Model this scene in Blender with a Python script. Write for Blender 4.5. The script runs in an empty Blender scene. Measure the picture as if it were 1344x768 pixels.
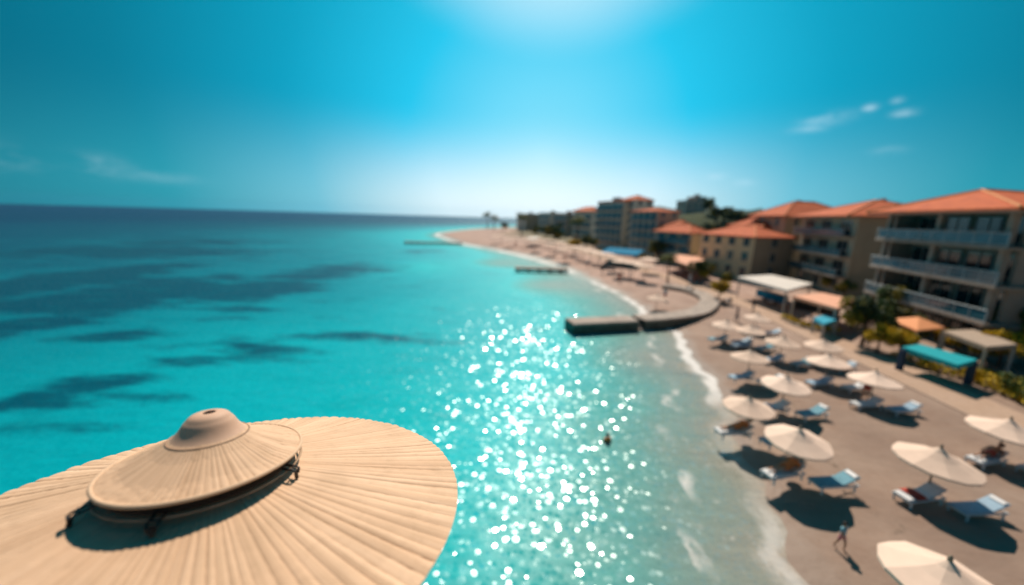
import bpy, bmesh, math, random
import numpy as np
from mathutils import Vector, Matrix
R=math.radians
random.seed(7); rng=np.random.default_rng(7)
S=bpy.context.scene; COL=S.collection
H=11.0; PITCH=R(11.65); ROLL=R(1.66); FPX=480.0; GZ=0.6
SUN_EL=R(50); SUN_AZ=R(5.1)          # azimuth measured from +Y towards +X
# ------------------------------------------------------------------ camera maths (used to read plan positions off the ground)
Fv=Vector((0,math.cos(PITCH),-math.sin(PITCH))); Uv=Vector((0,math.sin(PITCH),math.cos(PITCH))); Rv=Vector((1,0,0))
R2=math.cos(ROLL)*Rv+math.sin(ROLL)*Uv; U2=-math.sin(ROLL)*Rv+math.cos(ROLL)*Uv
CAM=Vector((0,0,H))
def ray(x,y): return Fv+R2*((x-672)/FPX)-U2*((y-384)/FPX)
def P(x,y,z=GZ):
    r=ray(x,y); t=(z-H)/r.z; return CAM+r*t
def PY(x,y,Y):
    r=ray(x,y); return CAM+r*(Y/r.y)

# ------------------------------------------------------------------ materials
MATS={}
def mat(name,col,rough=.8,var=.12,scale=3.0,bump=.0,spec=.3,metal=0.0,sheen=0,trans=0):
    if name in MATS: return MATS[name]
    m=bpy.data.materials.new(name); m.use_nodes=True; nt=m.node_tree; b=nt.nodes['Principled BSDF']
    b.inputs['Roughness'].default_value=rough; b.inputs['Specular IOR Level'].default_value=spec; b.inputs['Metallic'].default_value=metal
    tc=nt.nodes.new('ShaderNodeTexCoord'); n=nt.nodes.new('ShaderNodeTexNoise'); n.inputs['Scale'].default_value=scale; n.inputs['Detail'].default_value=5
    nt.links.new(tc.outputs['Object'],n.inputs['Vector'])
    r=nt.nodes.new('ShaderNodeValToRGB'); r.color_ramp.elements[0].position=.3; r.color_ramp.elements[1].position=.7
    lo=[c*(1-var) for c in col]; hi=[min(1,c*(1+var)) for c in col]
    r.color_ramp.elements[0].color=(*lo,1); r.color_ramp.elements[1].color=(*hi,1)
    nt.links.new(n.outputs['Fac'],r.inputs['Fac']); nt.links.new(r.outputs['Color'],b.inputs['Base Color'])
    if bump:
        bp=nt.nodes.new('ShaderNodeBump'); bp.inputs['Strength'].default_value=bump; bp.inputs['Distance'].default_value=.02
        nt.links.new(n.outputs['Fac'],bp.inputs['Height']); nt.links.new(bp.outputs['Normal'],b.inputs['Normal'])
    MATS[name]=m; return m
M_canvas=mat('cream_canvas',(.94,.72,.59),.85,.05,4)
M_pole=mat('pale_wood_pole',(.34,.25,.18),.6,.2,8)
M_steel=mat('dark_bronze',(.06,.05,.045),.4,.2,20,metal=.5)
M_white=mat('white_plastic',(.72,.74,.76),.45,.04,6)
M_blue=mat('blue_fabric',(.20,.42,.52),.85,.12,8)
M_lblue=mat('pale_blue_fabric',(.36,.52,.66),.85,.1,8)
M_orange=mat('orange_cloth',(.75,.24,.08),.85,.12,8)
M_red=mat('red_cloth',(.42,.06,.04),.85,.12,8)
M_pink=mat('pink_cloth',(.6,.22,.25),.85,.12,8)
M_navy=mat('dark_blue_cloth',(.03,.06,.11),.85,.12,8)
M_teal=mat('teal_canvas',(.0,.36,.42),.7,.06,4)
M_orcanvas=mat('orange_canvas',(.78,.33,.15),.8,.07,3)
M_pinkcanvas=mat('salmon_canvas',(.80,.42,.28),.8,.07,3)
M_greycanvas=mat('grey_beige_canvas',(.42,.33,.26),.8,.1,3)
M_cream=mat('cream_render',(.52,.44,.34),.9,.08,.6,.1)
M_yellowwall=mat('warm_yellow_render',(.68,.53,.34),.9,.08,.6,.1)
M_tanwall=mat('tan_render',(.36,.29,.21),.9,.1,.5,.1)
M_greywall=mat('grey_render',(.70,.67,.60),.9,.1,.5,.1)
M_rosewall=mat('rose_render',(.70,.53,.45),.9,.1,.5,.1)
M_slab=mat('balcony_concrete',(.33,.27,.23),.85,.1,1)
M_rail=mat('white_railing_paint',(.38,.44,.47),.5,.06,2)
M_glass=mat('window_glass',(.02,.035,.045),.08,.3,.7,spec=.6)
M_bglass=mat('blue_balcony_glass',(.03,.12,.17),.12,.25,.9,spec=.6)
M_frame=mat('window_frame_paint',(.46,.46,.44),.6,.06,3)
M_dark=mat('dark_shade_wood',(.055,.04,.032),.7,.2,4)
M_conc=mat('weathered_concrete',(.41,.345,.30),.9,.25,1.2,.4)
M_wetconc=mat('weedy_wet_concrete',(.075,.085,.07),.6,.35,1.6,.5)
M_bark=mat('bark',(.10,.07,.05),.9,.25,6,.5)
M_skin=mat('skin',(.52,.30,.20),.55,.05,5)
M_skin2=mat('tanned_skin',(.36,.19,.12),.55,.05,5)
M_hair=mat('dark_hair',(.03,.02,.015),.6,.2,20)
M_counter=mat('blue_counter_panel',(.02,.20,.36),.9,.1,3,spec=.1)
M_terra=mat('terracotta_pot',(.36,.15,.08),.8,.12,6)
M_rock=mat('grey_rock',(.22,.21,.19),.9,.3,1.5,.6)
def leafmat(n,c): 
    m=mat(n,c,.6,.35,1.3,spec=.25); return m
M_leafD=leafmat('dark_green_leaf',(.022,.05,.022)); M_leafM=leafmat('mid_green_leaf',(.06,.11,.025)); M_leafY=leafmat('yellow_green_leaf',(.33,.26,.02)); M_leafO=leafmat('ochre_leaf',(.30,.17,.02))
M_gold=leafmat('golden_leaf',(.62,.42,.02))
def roofmat():
    m=bpy.data.materials.new('terracotta_roof_tiles'); m.use_nodes=True; nt=m.node_tree; b=nt.nodes['Principled BSDF']
    tc=nt.nodes.new('ShaderNodeTexCoord'); w=nt.nodes.new('ShaderNodeTexWave'); w.inputs['Scale'].default_value=2.2; w.inputs['Distortion'].default_value=.6
    w.bands_direction='Z'; w.inputs['Detail'].default_value=2
    n=nt.nodes.new('ShaderNodeTexNoise'); n.inputs['Scale'].default_value=1.4; n.inputs['Detail'].default_value=8
    mx=nt.nodes.new('ShaderNodeMath'); mx.operation='MULTIPLY_ADD'; mx.inputs[1].default_value=.25
    r=nt.nodes.new('ShaderNodeValToRGB'); e=r.color_ramp.elements; e[0].position=.35; e[0].color=(.42,.075,.02,1); e[1].position=.85; e[1].color=(.66,.145,.035,1)
    for a,b2 in ((tc.outputs['Object'],w.inputs['Vector']),(tc.outputs['Object'],n.inputs['Vector']),(w.outputs['Fac'],mx.inputs[0]),(n.outputs['Fac'],mx.inputs[2]),(mx.outputs[0],r.inputs['Fac']),(r.outputs['Color'],b.inputs['Base Color'])): nt.links.new(a,b2)
    bp=nt.nodes.new('ShaderNodeBump'); bp.inputs['Strength'].default_value=.5; bp.inputs['Distance'].default_value=.05
    nt.links.new(w.outputs['Fac'],bp.inputs['Height']); nt.links.new(bp.outputs['Normal'],b.inputs['Normal'])
    b.inputs['Roughness'].default_value=.85; return m
M_roof=roofmat()

# ------------------------------------------------------------------ mesh helpers
class MB:
    def __init__(s): s.v=[]; s.f=[]; s.m=[]
    def add(s,vs,fs,mi=0):
        o=len(s.v); s.v+= [tuple(v) for v in vs]; s.f+=[tuple(i+o for i in f) for f in fs]; s.m+=[mi]*len(fs); return s
    def box(s,x0,x1,y0,y1,z0,z1,mi=0,M=None):
        vs=[Vector((x,y,z)) for z in (z0,z1) for y in (y0,y1) for x in (x0,x1)]
        if M: vs=[M@v for v in vs]
        return s.add(vs,[(0,2,3,1),(4,5,7,6),(0,1,5,4),(2,6,7,3),(0,4,6,2),(1,3,7,5)],mi)
    def tube(s,pts,rad,n=8,mi=0,cap=True):
        pts=[Vector(p) for p in pts]
        if not hasattr(rad,'__len__'): rad=[rad]*len(pts)
        vs=[]
        for i,p in enumerate(pts):
            d=(pts[min(i+1,len(pts)-1)]-pts[max(i-1,0)]).normalized()
            a=d.cross(Vector((0,0,1)) if abs(d.z)<.9 else Vector((1,0,0))).normalized(); b=d.cross(a)
            for k in range(n):
                t=2*math.pi*k/n; vs.append(p+(a*math.cos(t)+b*math.sin(t))*rad[i])
        fs=[(i*n+k,i*n+(k+1)%n,(i+1)*n+(k+1)%n,(i+1)*n+k) for i in range(len(pts)-1) for k in range(n)]
        if cap: fs+=[tuple(range(n))[::-1],tuple((len(pts)-1)*n+k for k in range(n))]
        return s.add(vs,fs,mi)
    def lathe(s,prof,n=32,mi=0,M=None,cap=False):
        vs=[Vector((r*math.cos(2*math.pi*k/n),r*math.sin(2*math.pi*k/n),z)) for r,z in prof for k in range(n)]
        if M: vs=[M@v for v in vs]
        fs=[(i*n+k,i*n+(k+1)%n,(i+1)*n+(k+1)%n,(i+1)*n+k) for i in range(len(prof)-1) for k in range(n)]
        if cap: fs+=[tuple(range(n))[::-1],tuple((len(prof)-1)*n+k for k in range(n))]
        return s.add(vs,fs,mi)
    def prism(s,poly,z0,z1,mi=0,mt=None):
        n=len(poly)
        def g(z,i): return z[i] if hasattr(z,'__len__') else z
        vs=[(p[0],p[1],g(z0,i)) for i,p in enumerate(poly)]+[(p[0],p[1],g(z1,i)) for i,p in enumerate(poly)]
        s.add(vs,[tuple(range(n))[::-1]]+[(i,(i+1)%n,(i+1)%n+n,i+n) for i in range(n)],mi)
        o=len(s.v)-2*n; s.f.append(tuple(o+n+i for i in range(n))); s.m.append(mi if mt is None else mt); return s
    def build(s,name,mats,parent=None,smooth=False,bevel=0):
        me=bpy.data.meshes.new(name); me.from_pydata([tuple(v) for v in s.v],[],s.f)
        if not isinstance(mats,(list,tuple)): mats=[mats]
        for m in mats: me.materials.append(m)
        me.polygons.foreach_set('material_index',s.m); me.update()
        if smooth: me.polygons.foreach_set('use_smooth',[True]*len(me.polygons))
        bm=bmesh.new(); bm.from_mesh(me); bmesh.ops.recalc_face_normals(bm,faces=bm.faces); bm.to_mesh(me); bm.free()
        o=bpy.data.objects.new(name,me); COL.objects.link(o)
        if parent: o.parent=parent
        if bevel:
            b=o.modifiers.new('bevel','BEVEL'); b.width=bevel; b.segments=2; b.limit_method='ANGLE'
        return o
def tag(o,label=None,cat=None,group=None,kind=None):
    if label: o['label']=label
    if cat: o['category']=cat
    if group: o['group']=group
    if kind: o['kind']=kind
    return o
def empty(name,loc=(0,0,0),rz=0,label=None,cat=None,group=None):
    o=bpy.data.objects.new(name,None); COL.objects.link(o); o.location=loc; o.rotation_euler=(0,0,rz); o.empty_display_size=.2
    return tag(o,label,cat,group)
KIDS={}
def kids(o): return [c for c in bpy.data.objects if c.parent==o]
def copy_tree(o,parent=None):
    if o not in KIDS: KIDS[o]=kids(o)
    c=o.copy(); COL.objects.link(c); c.parent=parent
    if parent: c.matrix_parent_inverse=o.matrix_parent_inverse.copy()
    KIDS[c]=[copy_tree(k,c) for k in KIDS[o]]
    return c
def place(o,loc,rz=0,sc=1,label=None,group=None):
    o.location=loc; o.rotation_euler=(0,0,rz); o.scale=(sc,sc,sc) if not hasattr(sc,'__len__') else sc
    if label: o['label']=label
    if group: o['group']=group
    return o

# ------------------------------------------------------------------ shore geometry
shore_px=[(1065,768),(1020,680),(985,620),(965,570),(950,520),(922,480),(893,440),(872,424),(848,410),(836,396),(800,377),(750,352),(700,336),(650,326),(612,319),(592,312.5)]
shore=[(15,-80),(10.5,-20),(9.6,0)]+[tuple(P(x,y,0)[:2]) for x,y in shore_px]+[(-41,215),(-40,262),(-28,330),(10,420),(90,560),(260,800),(600,1300),(1500,2500),(2500,4200)]
# Catmull smoothing of the shoreline
def catmull(pts,k=6):
    out=[]
    for i in range(len(pts)-1):
        p0=np.array(pts[max(i-1,0)]);p1=np.array(pts[i]);p2=np.array(pts[i+1]);p3=np.array(pts[min(i+2,len(pts)-1)])
        for j in range(k):
            t=j/k; out.append(.5*((2*p1)+(-p0+p2)*t+(2*p0-5*p1+4*p2-p3)*t*t+(-p0+3*p1-3*p2+p3)*t**3))
    out.append(np.array(pts[-1])); return np.array(out)
SH=catmull(shore,5)
def sdist(x,y):
    """signed distance to the waterline: positive inland"""
    x=np.asarray(x,float); y=np.asarray(y,float); best=np.full(x.shape,1e18); sg=np.ones(x.shape)
    for a,b in zip(SH[:-1],SH[1:]):
        d=b-a; L=d@d
        t=np.clip(((x-a[0])*d[0]+(y-a[1])*d[1])/L,0,1)
        qx=x-(a[0]+t*d[0]); qy=y-(a[1]+t*d[1]); q=qx*qx+qy*qy
        s=np.where(qx*d[1]-qy*d[0]>0,1.0,-1.0)
        m=q<best; best=np.where(m,q,best); sg=np.where(m,s,sg)
    return np.sqrt(best)*sg
def ripple(x,y): return .35*np.sin(y*.9+np.sin(y*.31)*2)+.25*np.sin(y*2.3+1.3+x*.2)
def land_z(x,y):
    d=sdist(x,y)+ripple(np.asarray(x,float),np.asarray(y,float))*.7
    z=np.where(d<0,np.maximum(-3,.13*d),np.minimum(GZ,.13*d))
    for cx,cy,h,r in ((102,200,15,42),(175,240,13,50),(260,330,14,70)):
        z=z+h*np.exp(-((x-cx)**2+(y-cy)**2)/r**2)*np.clip((d-35)/25,0,1)
    return z,d
def axis(segs):
    out=[]
    for a,b,s in segs: out+=list(np.arange(a,b,s))
    out.append(segs[-1][1]); return np.array(out,float)
def sheet(name,xs,ys,zf,m,kind='structure',attrs=None):
    X,Y=np.meshgrid(xs,ys); Z,D=zf(X,Y); n,mn=X.shape
    v=np.stack([X.ravel(),Y.ravel(),Z.ravel()],1)
    i=np.arange(n*mn).reshape(n,mn); q=np.stack([i[:-1,:-1],i[:-1,1:],i[1:,1:],i[1:,:-1]],-1).reshape(-1,4)
    me=bpy.data.meshes.new(name); me.vertices.add(len(v)); me.vertices.foreach_set('co',v.ravel())
    me.loops.add(len(q)*4); me.loops.foreach_set('vertex_index',q.ravel().astype(np.int32))
    me.polygons.add(len(q)); me.polygons.foreach_set('loop_start',np.arange(0,len(q)*4,4,dtype=np.int32)); me.update(calc_edges=True)
    me.polygons.foreach_set('use_smooth',[True]*len(q))
    a=me.attributes.new('shoredist','FLOAT','POINT'); a.data.foreach_set('value',D.ravel().astype(np.float32))
    if attrs:
        for k,fn in attrs.items():
            a=me.attributes.new(k,'FLOAT','POINT'); a.data.foreach_set('value',fn(X,Y).ravel().astype(np.float32))
    me.materials.append(m); me.validate(); o=bpy.data.objects.new(name,me); COL.objects.link(o); return tag(o,kind=kind)

# ------------------------------------------------------------------ node shorthand
class NT:
    def __init__(s,nt): s.nt=nt
    def n(s,t,**k):
        d=s.nt.nodes.new(t)
        for a,b in k.items(): setattr(d,a,b)
        return d
    def l(s,a,b): s.nt.links.new(a,b)
    def val(s,x,inp):
        if hasattr(x,'is_output') or hasattr(x,'links'): s.l(x,inp)
        else: inp.default_value=x
    def m(s,op,a,b=0.0,c=0.0,clamp=False):
        d=s.n('ShaderNodeMath',operation=op,use_clamp=clamp)
        for i,x in enumerate((a,b,c)): s.val(x,d.inputs[i])
        return d.outputs[0]
    def vm(s,op,a,b=(0,0,0),sc=None):
        d=s.n('ShaderNodeVectorMath',operation=op); s.val(a,d.inputs[0]); s.val(b,d.inputs[1])
        if sc is not None: s.val(sc,d.inputs['Scale'])
        return d.outputs['Value'] if op in('DOT_PRODUCT','LENGTH') else d.outputs['Vector']
    def noise(s,vec,scale,detail=3,dim='3D',out='Fac',rough=.5,dist=0):
        d=s.n('ShaderNodeTexNoise',noise_dimensions=dim); s.l(vec,d.inputs['Vector']); d.inputs['Scale'].default_value=scale; d.inputs['Detail'].default_value=detail
        d.inputs['Roughness'].default_value=rough; d.inputs['Distortion'].default_value=dist
        return d.outputs[out]
    def ramp(s,f,stops,interp='LINEAR'):
        d=s.n('ShaderNodeValToRGB'); s.l(f,d.inputs['Fac']); cr=d.color_ramp; cr.interpolation=interp
        while len(cr.elements)<len(stops): cr.elements.new(.5)
        for e,(p,c) in zip(cr.elements,stops): e.position=p; e.color=(*c,1)
        return d.outputs['Color']
    def mix(s,f,a,b,kind='MIX'):
        d=s.n('ShaderNodeMix',data_type='RGBA',blend_type=kind); s.val(f,d.inputs[0])
        for x,i in ((a,6),(b,7)):
            if isinstance(x,tuple): d.inputs[i].default_value=(*x,1)
            else: s.l(x,d.inputs[i])
        return d.outputs[2]
    def smooth(s,x,a,b,lo=0.0,hi=1.0):
        d=s.n('ShaderNodeMapRange',interpolation_type='SMOOTHSTEP'); s.val(x,d.inputs[0])
        for i,v in enumerate((a,b,lo,hi)): s.val(v,d.inputs[i+1])
        return d.outputs[0]

# ------------------------------------------------------------------ sand
def sand_material():
    m=bpy.data.materials.new('beach_sand'); m.use_nodes=True; nt=m.node_tree; k=NT(nt); b=nt.nodes['Principled BSDF']
    geo=k.n('ShaderNodeNewGeometry'); pos=geo.outputs['Position']; at=k.n('ShaderNodeAttribute',attribute_name='shoredist'); d=at.outputs['Fac']
    n1=k.noise(pos,.35,6); n2=k.noise(pos,3.0,5); n3=k.noise(pos,.06,4)
    base=k.ramp(n1,[(.3,(.38,.265,.215)),(.55,(.46,.335,.275)),(.75,(.53,.39,.32))])
    base=k.mix(k.smooth(n2,.45,.75,0,.35),base,(.34,.22,.16))
    sxyz=k.n('ShaderNodeSeparateXYZ'); k.l(pos,sxyz.inputs[0])
    base=k.mix(1.0,base,k.mix(k.smooth(sxyz.outputs[1],12,75),(.71,.71,.68),(1.08,1.05,1.07)),'MULTIPLY')  # lens vignette painted into the sand colour: near beach darker, far paler
    ft=k.n('ShaderNodeTexVoronoi',feature='F1'); k.l(k.vm('ADD',pos,k.vm('SCALE',k.noise(pos,.8,2,out='Color'),sc=1.2)),ft.inputs['Vector']); ft.inputs['Scale'].default_value=1.7
    base=k.mix(k.m('MULTIPLY',k.smooth(ft.outputs['Distance'],.22,.05),k.smooth(k.noise(pos,.25,3),.42,.6,0,.30)),base,(.24,.17,.13))
    wr=k.m('MULTIPLY',k.smooth(k.m('ABSOLUTE',k.m('SUBTRACT',k.m('ADD',d,k.m('MULTIPLY',k.noise(pos,.5,4),2.5)),4.6)),.35,.0),k.smooth(k.noise(pos,2.2,5,rough=.7),.5,.62,0,.55)); base=k.mix(wr,base,(.10,.075,.05))
    base=k.mix(k.smooth(k.noise(k.vm('MULTIPLY',pos,(.5,1,1)),.7,6,rough=.65),.48,.66,0,.28),base,(.27,.20,.16))
    n4=k.noise(k.vm('MULTIPLY',pos,(1,.35,1)),.9,4)
    damp=k.smooth(k.m('ADD',d,k.m('MULTIPLY',n4,3.0)),3.6,.9)      # damp sand near the sea
    base=k.mix(k.m('MULTIPLY',damp,.75),base,(.25,.195,.16))
    inland=k.smooth(k.m('ADD',d,k.m('MULTIPLY',n3,10)),30,55)
    base=k.mix(inland,base,k.ramp(n1,[(.3,(.10,.10,.05)),(.7,(.28,.23,.16))]))
    base=k.mix(k.smooth(sxyz.outputs[2],1.2,3.0),base,k.ramp(n1,[(.35,(.025,.045,.02)),(.7,(.07,.085,.03))]))
    k.l(base,b.inputs['Base Color']); k.l(k.smooth(damp,0,1,.95,.45),b.inputs['Roughness']); b.inputs['Specular IOR Level'].default_value=.25
    bp=k.n('ShaderNodeBump'); bp.inputs['Strength'].default_value=.55; bp.inputs['Distance'].default_value=.12
    k.l(k.m('ADD',k.noise(pos,1.6,5),k.m('MULTIPLY',k.noise(pos,.5,3),1.2)),bp.inputs['Height']); k.l(bp.outputs['Normal'],b.inputs['Normal'])
    return m
xs=axis([(-90,-30,6),(-30,4,2),(4,34,.5),(34,80,1.5),(80,300,6),(300,4200,120)]); ys=axis([(-80,0,6),(0,60,.6),(60,140,1.5),(140,420,4),(420,4400,110)])
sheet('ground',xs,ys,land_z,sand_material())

# ------------------------------------------------------------------ sea
weeds=[(0,60,372,95,34,1.),(0,180,385,110,22,1),(0,40,425,60,18,.8),(0,350,378,75,16,.8),(0,420,360,60,14,.7),(0,300,412,55,10,.5),(0,440,440,95,8,.62),(0,340,458,95,9,.60),(0,245,476,95,9,.60),(0,150,500,100,11,.6),(0,190,330,190,8,.7),(0,150,440,70,9,.5),
       (0,120,510,90,12,.6),(0,215,520,60,9,.5),(0,40,530,60,14,.7),(0,40,560,50,8,.45),(0,250,318,130,7,.5),(0,480,352,60,5,.5),(0,560,330,40,3,.35),(0,120,330,120,8,.7)]
def weed_attr(X,Y):
    out=np.zeros(X.shape)
    for _,px,py,wx,wy,a in weeds:
        c=P(px,py,0); e=P(px+wx,py+wx*.0,0); f=P(px,py-wy,0); g=P(px,py+wy,0)
        rx=abs(e.x-c.x)*1.0; ry=(abs(f.y-c.y)+abs(g.y-c.y))*.5*1.25
        # the beds run roughly along the image row, i.e. turned a little towards the shore
        dx=X-c.x; dy=Y-c.y
        out=np.maximum(out,a*np.exp(-((dx/rx)**2+(dy/ry)**2)))
    return out
shoals=[(650,345,55,9),(560,350,60,10),(720,375,60,12),(870,470,70,20)]
def shoal_attr(X,Y):
    out=np.zeros(X.shape)
    for px,py,wx,wy in shoals:
        c=P(px,py,0); e=P(px+wx,py,0); f=P(px,py-wy,0); g=P(px,py+wy,0)
        out=np.maximum(out,np.exp(-(((X-c.x)/abs(e.x-c.x))**2+((Y-c.y)/(.5*(abs(f.y-c.y)+abs(g.y-c.y))))**2)))
    return out
def sea_material():
    m=bpy.data.materials.new('sea_water'); m.use_nodes=True; nt=m.node_tree; k=NT(nt); nt.nodes.remove(nt.nodes['Principled BSDF']); out=nt.nodes['Material Output']
    geo=k.n('ShaderNodeNewGeometry'); pos=geo.outputs['Position']
    d=k.m('MULTIPLY',k.n('ShaderNodeAttribute',attribute_name='shoredist').outputs['Fac'],-1.0)   # metres offshore
    weed=k.n('ShaderNodeAttribute',attribute_name='weed').outputs['Fac']; shoal=k.n('ShaderNodeAttribute',attribute_name='shoal').outputs['Fac']
    nb=k.noise(pos,.05,5); nm=k.noise(pos,.35,4)
    dd=k.m('MULTIPLY',d,k.m('MULTIPLY_ADD',nb,.9,.55)); dd=k.m('ADD',dd,k.m('MULTIPLY',k.m('SUBTRACT',nm,.5),2.5))
    dd=k.m('MULTIPLY',dd,k.m('SUBTRACT',1.0,k.m('MULTIPLY',shoal,.64)))
    lg=k.m('DIVIDE',k.m('LOGARITHM',k.m('MAXIMUM',k.m('ADD',dd,1.0),1.0),math.e),7.0)   # ln(1+d)/7
    f=lambda x: math.log(1+x)/7
    col=k.ramp(lg,[(0,(.36,.30,.24)),(f(1.5),(.25,.28,.245)),(f(4),(.17,.30,.275)),(f(7),(.07,.36,.345)),(f(12),(.0,.51,.55)),(f(28),(.0,.40,.47)),(f(60),(.0,.20,.27)),(f(130),(.0,.085,.145)),(f(300),(.0,.045,.11)),(1,(.0,.04,.11))])
    # slow colour mottling of the bed seen through the water, and weed beds
    st=k.vm('MULTIPLY',pos,(.35,1,1)); wn=k.noise(st,.22,7,rough=.68); 
    wm=k.smooth(k.m('ADD',k.m('MULTIPLY',weed,.60),k.m('MULTIPLY',wn,1.15)),.66,.90)
    col=k.mix(k.m('MULTIPLY',wm,.90),col,(.0,.06,.105))
    mot=k.noise(st,.5,5); col=k.mix(k.smooth(mot,.5,.8,0,.30),col,(.0,.22,.26))
    # surf and swash foam
    fn=k.noise(k.vm('MULTIPLY',pos,(1.3,.55,1)),1.0,5,rough=.65,dist=.4); along=k.noise(pos,.09,2)
    pxyz=k.n('ShaderNodeSeparateXYZ'); k.l(pos,pxyz.inputs[0]); wf=k.smooth(pxyz.outputs[1],40,120,1.0,3.6); near=k.smooth(pxyz.outputs[1],12,26,.45,1.0)
    edge=k.smooth(k.m('DIVIDE',k.m('ABSOLUTE',k.m('SUBTRACT',k.m('ADD',d,k.m('MULTIPLY',fn,1.6)),k.m('MULTIPLY',wf,1.2))),wf),.75,.1); edge=k.m('MULTIPLY',edge,near)
    fo1=k.m('MULTIPLY',edge,k.smooth(along,.36,.52,.25,1.0))
    line2=k.smooth(k.m('ABSOLUTE',k.m('SUBTRACT',k.m('ADD',d,k.m('MULTIPLY',fn,3.0)),4.6)),.5,.0); fo2=k.m('MULTIPLY',line2,k.smooth(k.noise(pos,.22,3),.5,.66,0,.8))
    lace=k.m('MULTIPLY',k.smooth(k.noise(pos,1.5,6,rough=.7),.56,.72),k.smooth(d,9,1,0,.40))
    foam=k.m('MAXIMUM',k.m('MAXIMUM',fo1,fo2),lace,clamp=True)
    col=k.mix(foam,col,(.78,.76,.74))
    # wave shapes
    sp=k.vm('MULTIPLY',pos,(1,1,0))
    bp=k.n('ShaderNodeBump'); bp.inputs['Strength'].default_value=.35; bp.inputs['Distance'].default_value=.25; k.l(k.noise(k.vm('MULTIPLY',pos,(.7,1.2,1)),1.1,4),bp.inputs['Height'])
    diff=k.n('ShaderNodeBsdfDiffuse'); k.l(col,diff.inputs['Color']); k.l(bp.outputs['Normal'],diff.inputs['Normal'])
    # glitter: each small wave facet has one slope of its own
    def facets(scale,seed):
        off=k.vm('ADD',k.vm('SCALE',sp,sc=scale),(seed,seed*.7,0)); 
        off=k.vm('ADD',off,k.vm('SCALE',k.vm('SUBTRACT',k.noise(off,.9,1,out='Color'),(.5,.5,.5)),sc=.5))
        v=k.n('ShaderNodeTexVoronoi',voronoi_dimensions='2D',feature='F1'); k.l(off,v.inputs['Vector']); v.inputs['Scale'].default_value=1; v.inputs['Randomness'].default_value=1
        return v.outputs['Color'],v.outputs['Distance']
    c1,d1=facets(FAC_SCALE,3.0)
    swell=k.vm('SUBTRACT',k.noise(k.vm('MULTIPLY',sp,(.8,1.3,1)),.55,3,out='Color'),(.5,.5,.5))
    wnz=k.n('ShaderNodeTexWhiteNoise'); k.l(c1,wnz.inputs['Vector']); c1=k.vm('SCALE',k.vm('ADD',c1,wnz.outputs['Color']),sc=.5)
    slope=k.vm('ADD',k.vm('MULTIPLY',k.vm('SUBTRACT',c1,(.5,.5,.5)),(SLX*1.15,SLY*1.15,0)),k.vm('MULTIPLY',swell,(SLX*.9,SLY*.9,0)))
    calm=k.m('MULTIPLY',k.smooth(d,.5,8,.45,1),k.smooth(k.m('LENGTH' if False else 'ADD',pxyz.outputs[1],0.0),24,52,1,.6))
    slope=k.vm('SCALE',slope,sc=calm)
    wnc=k.n('ShaderNodeSeparateColor'); k.l(wnz.outputs['Color'],wnc.inputs[0]); core=k.smooth(k.m('DIVIDE',d1,k.m('MULTIPLY_ADD',wnc.outputs[2],.85,.38)),.46,.38)
    slope=k.vm('ADD',k.vm('SCALE',slope,sc=k.m('MULTIPLY_ADD',core,.8,.2)),(0,-.06,0))
    N=k.vm('NORMALIZE',k.vm('ADD',slope,(0,0,1)))
    gl=k.n('ShaderNodeBsdfGlossy',distribution='GGX'); k.l(k.smooth(core,0,1,.36,GLR),gl.inputs['Roughness']); gl.inputs['Color'].default_value=(.82,.97,1,1); k.l(N,gl.inputs['Normal'])
    fr=k.n('ShaderNodeFresnel'); fr.inputs['IOR'].default_value=1.33; k.l(N,fr.inputs['Normal'])
    frc=k.m('MULTIPLY',k.m('MINIMUM',k.m('MULTIPLY',fr.outputs[0],k.smooth(core,0,1,.38,3.2)),.15),k.m('MULTIPLY',1.0,k.m('SUBTRACT',1.0,k.m('MULTIPLY',foam,.8))))
    ms=k.n('ShaderNodeMixShader'); k.l(frc,ms.inputs[0]); k.l(diff.outputs[0],ms.inputs[1]); k.l(gl.outputs[0],ms.inputs[2]); k.l(ms.outputs[0],out.inputs['Surface'])
    return m
FAC_SCALE=4.3; SLX=.36; SLY=.52; GLR=.195
xs=axis([(-4500,-400,150),(-400,-100,12),(-100,-20,3),(-20,30,.7),(30,200,10),(200,4500,200)]); ys=axis([(-100,0,8),(0,60,.8),(60,160,2),(160,500,8),(500,4500,120)])
sheet('sea',xs,ys,lambda X,Y:(0*X,sdist(X,Y)+ripple(X,Y)*.7),sea_material(),attrs={'weed':weed_attr,'shoal':shoal_attr})

# ------------------------------------------------------------------ far hills
def hills_z(X,Y):
    t=X/Y
    base=58*np.exp(-((t-1.07)/.10)**2)+44*np.exp(-((t-.42)/.13)**2)+34*np.exp(-((t-.62)/.10)**2)+26+10*np.sin(t*41)+6*np.sin(t*97+1)
    z=base*np.exp(-((Y-1500)/420)**2)*np.clip((t-.12)/.2,0,1)
    return z+.2,0*X
sheet('hills',axis([(150,2800,40)]),axis([(1100,2200,70)]),hills_z,mat('hill_scrub',(.05,.07,.04),.95,.4,.01))

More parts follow.
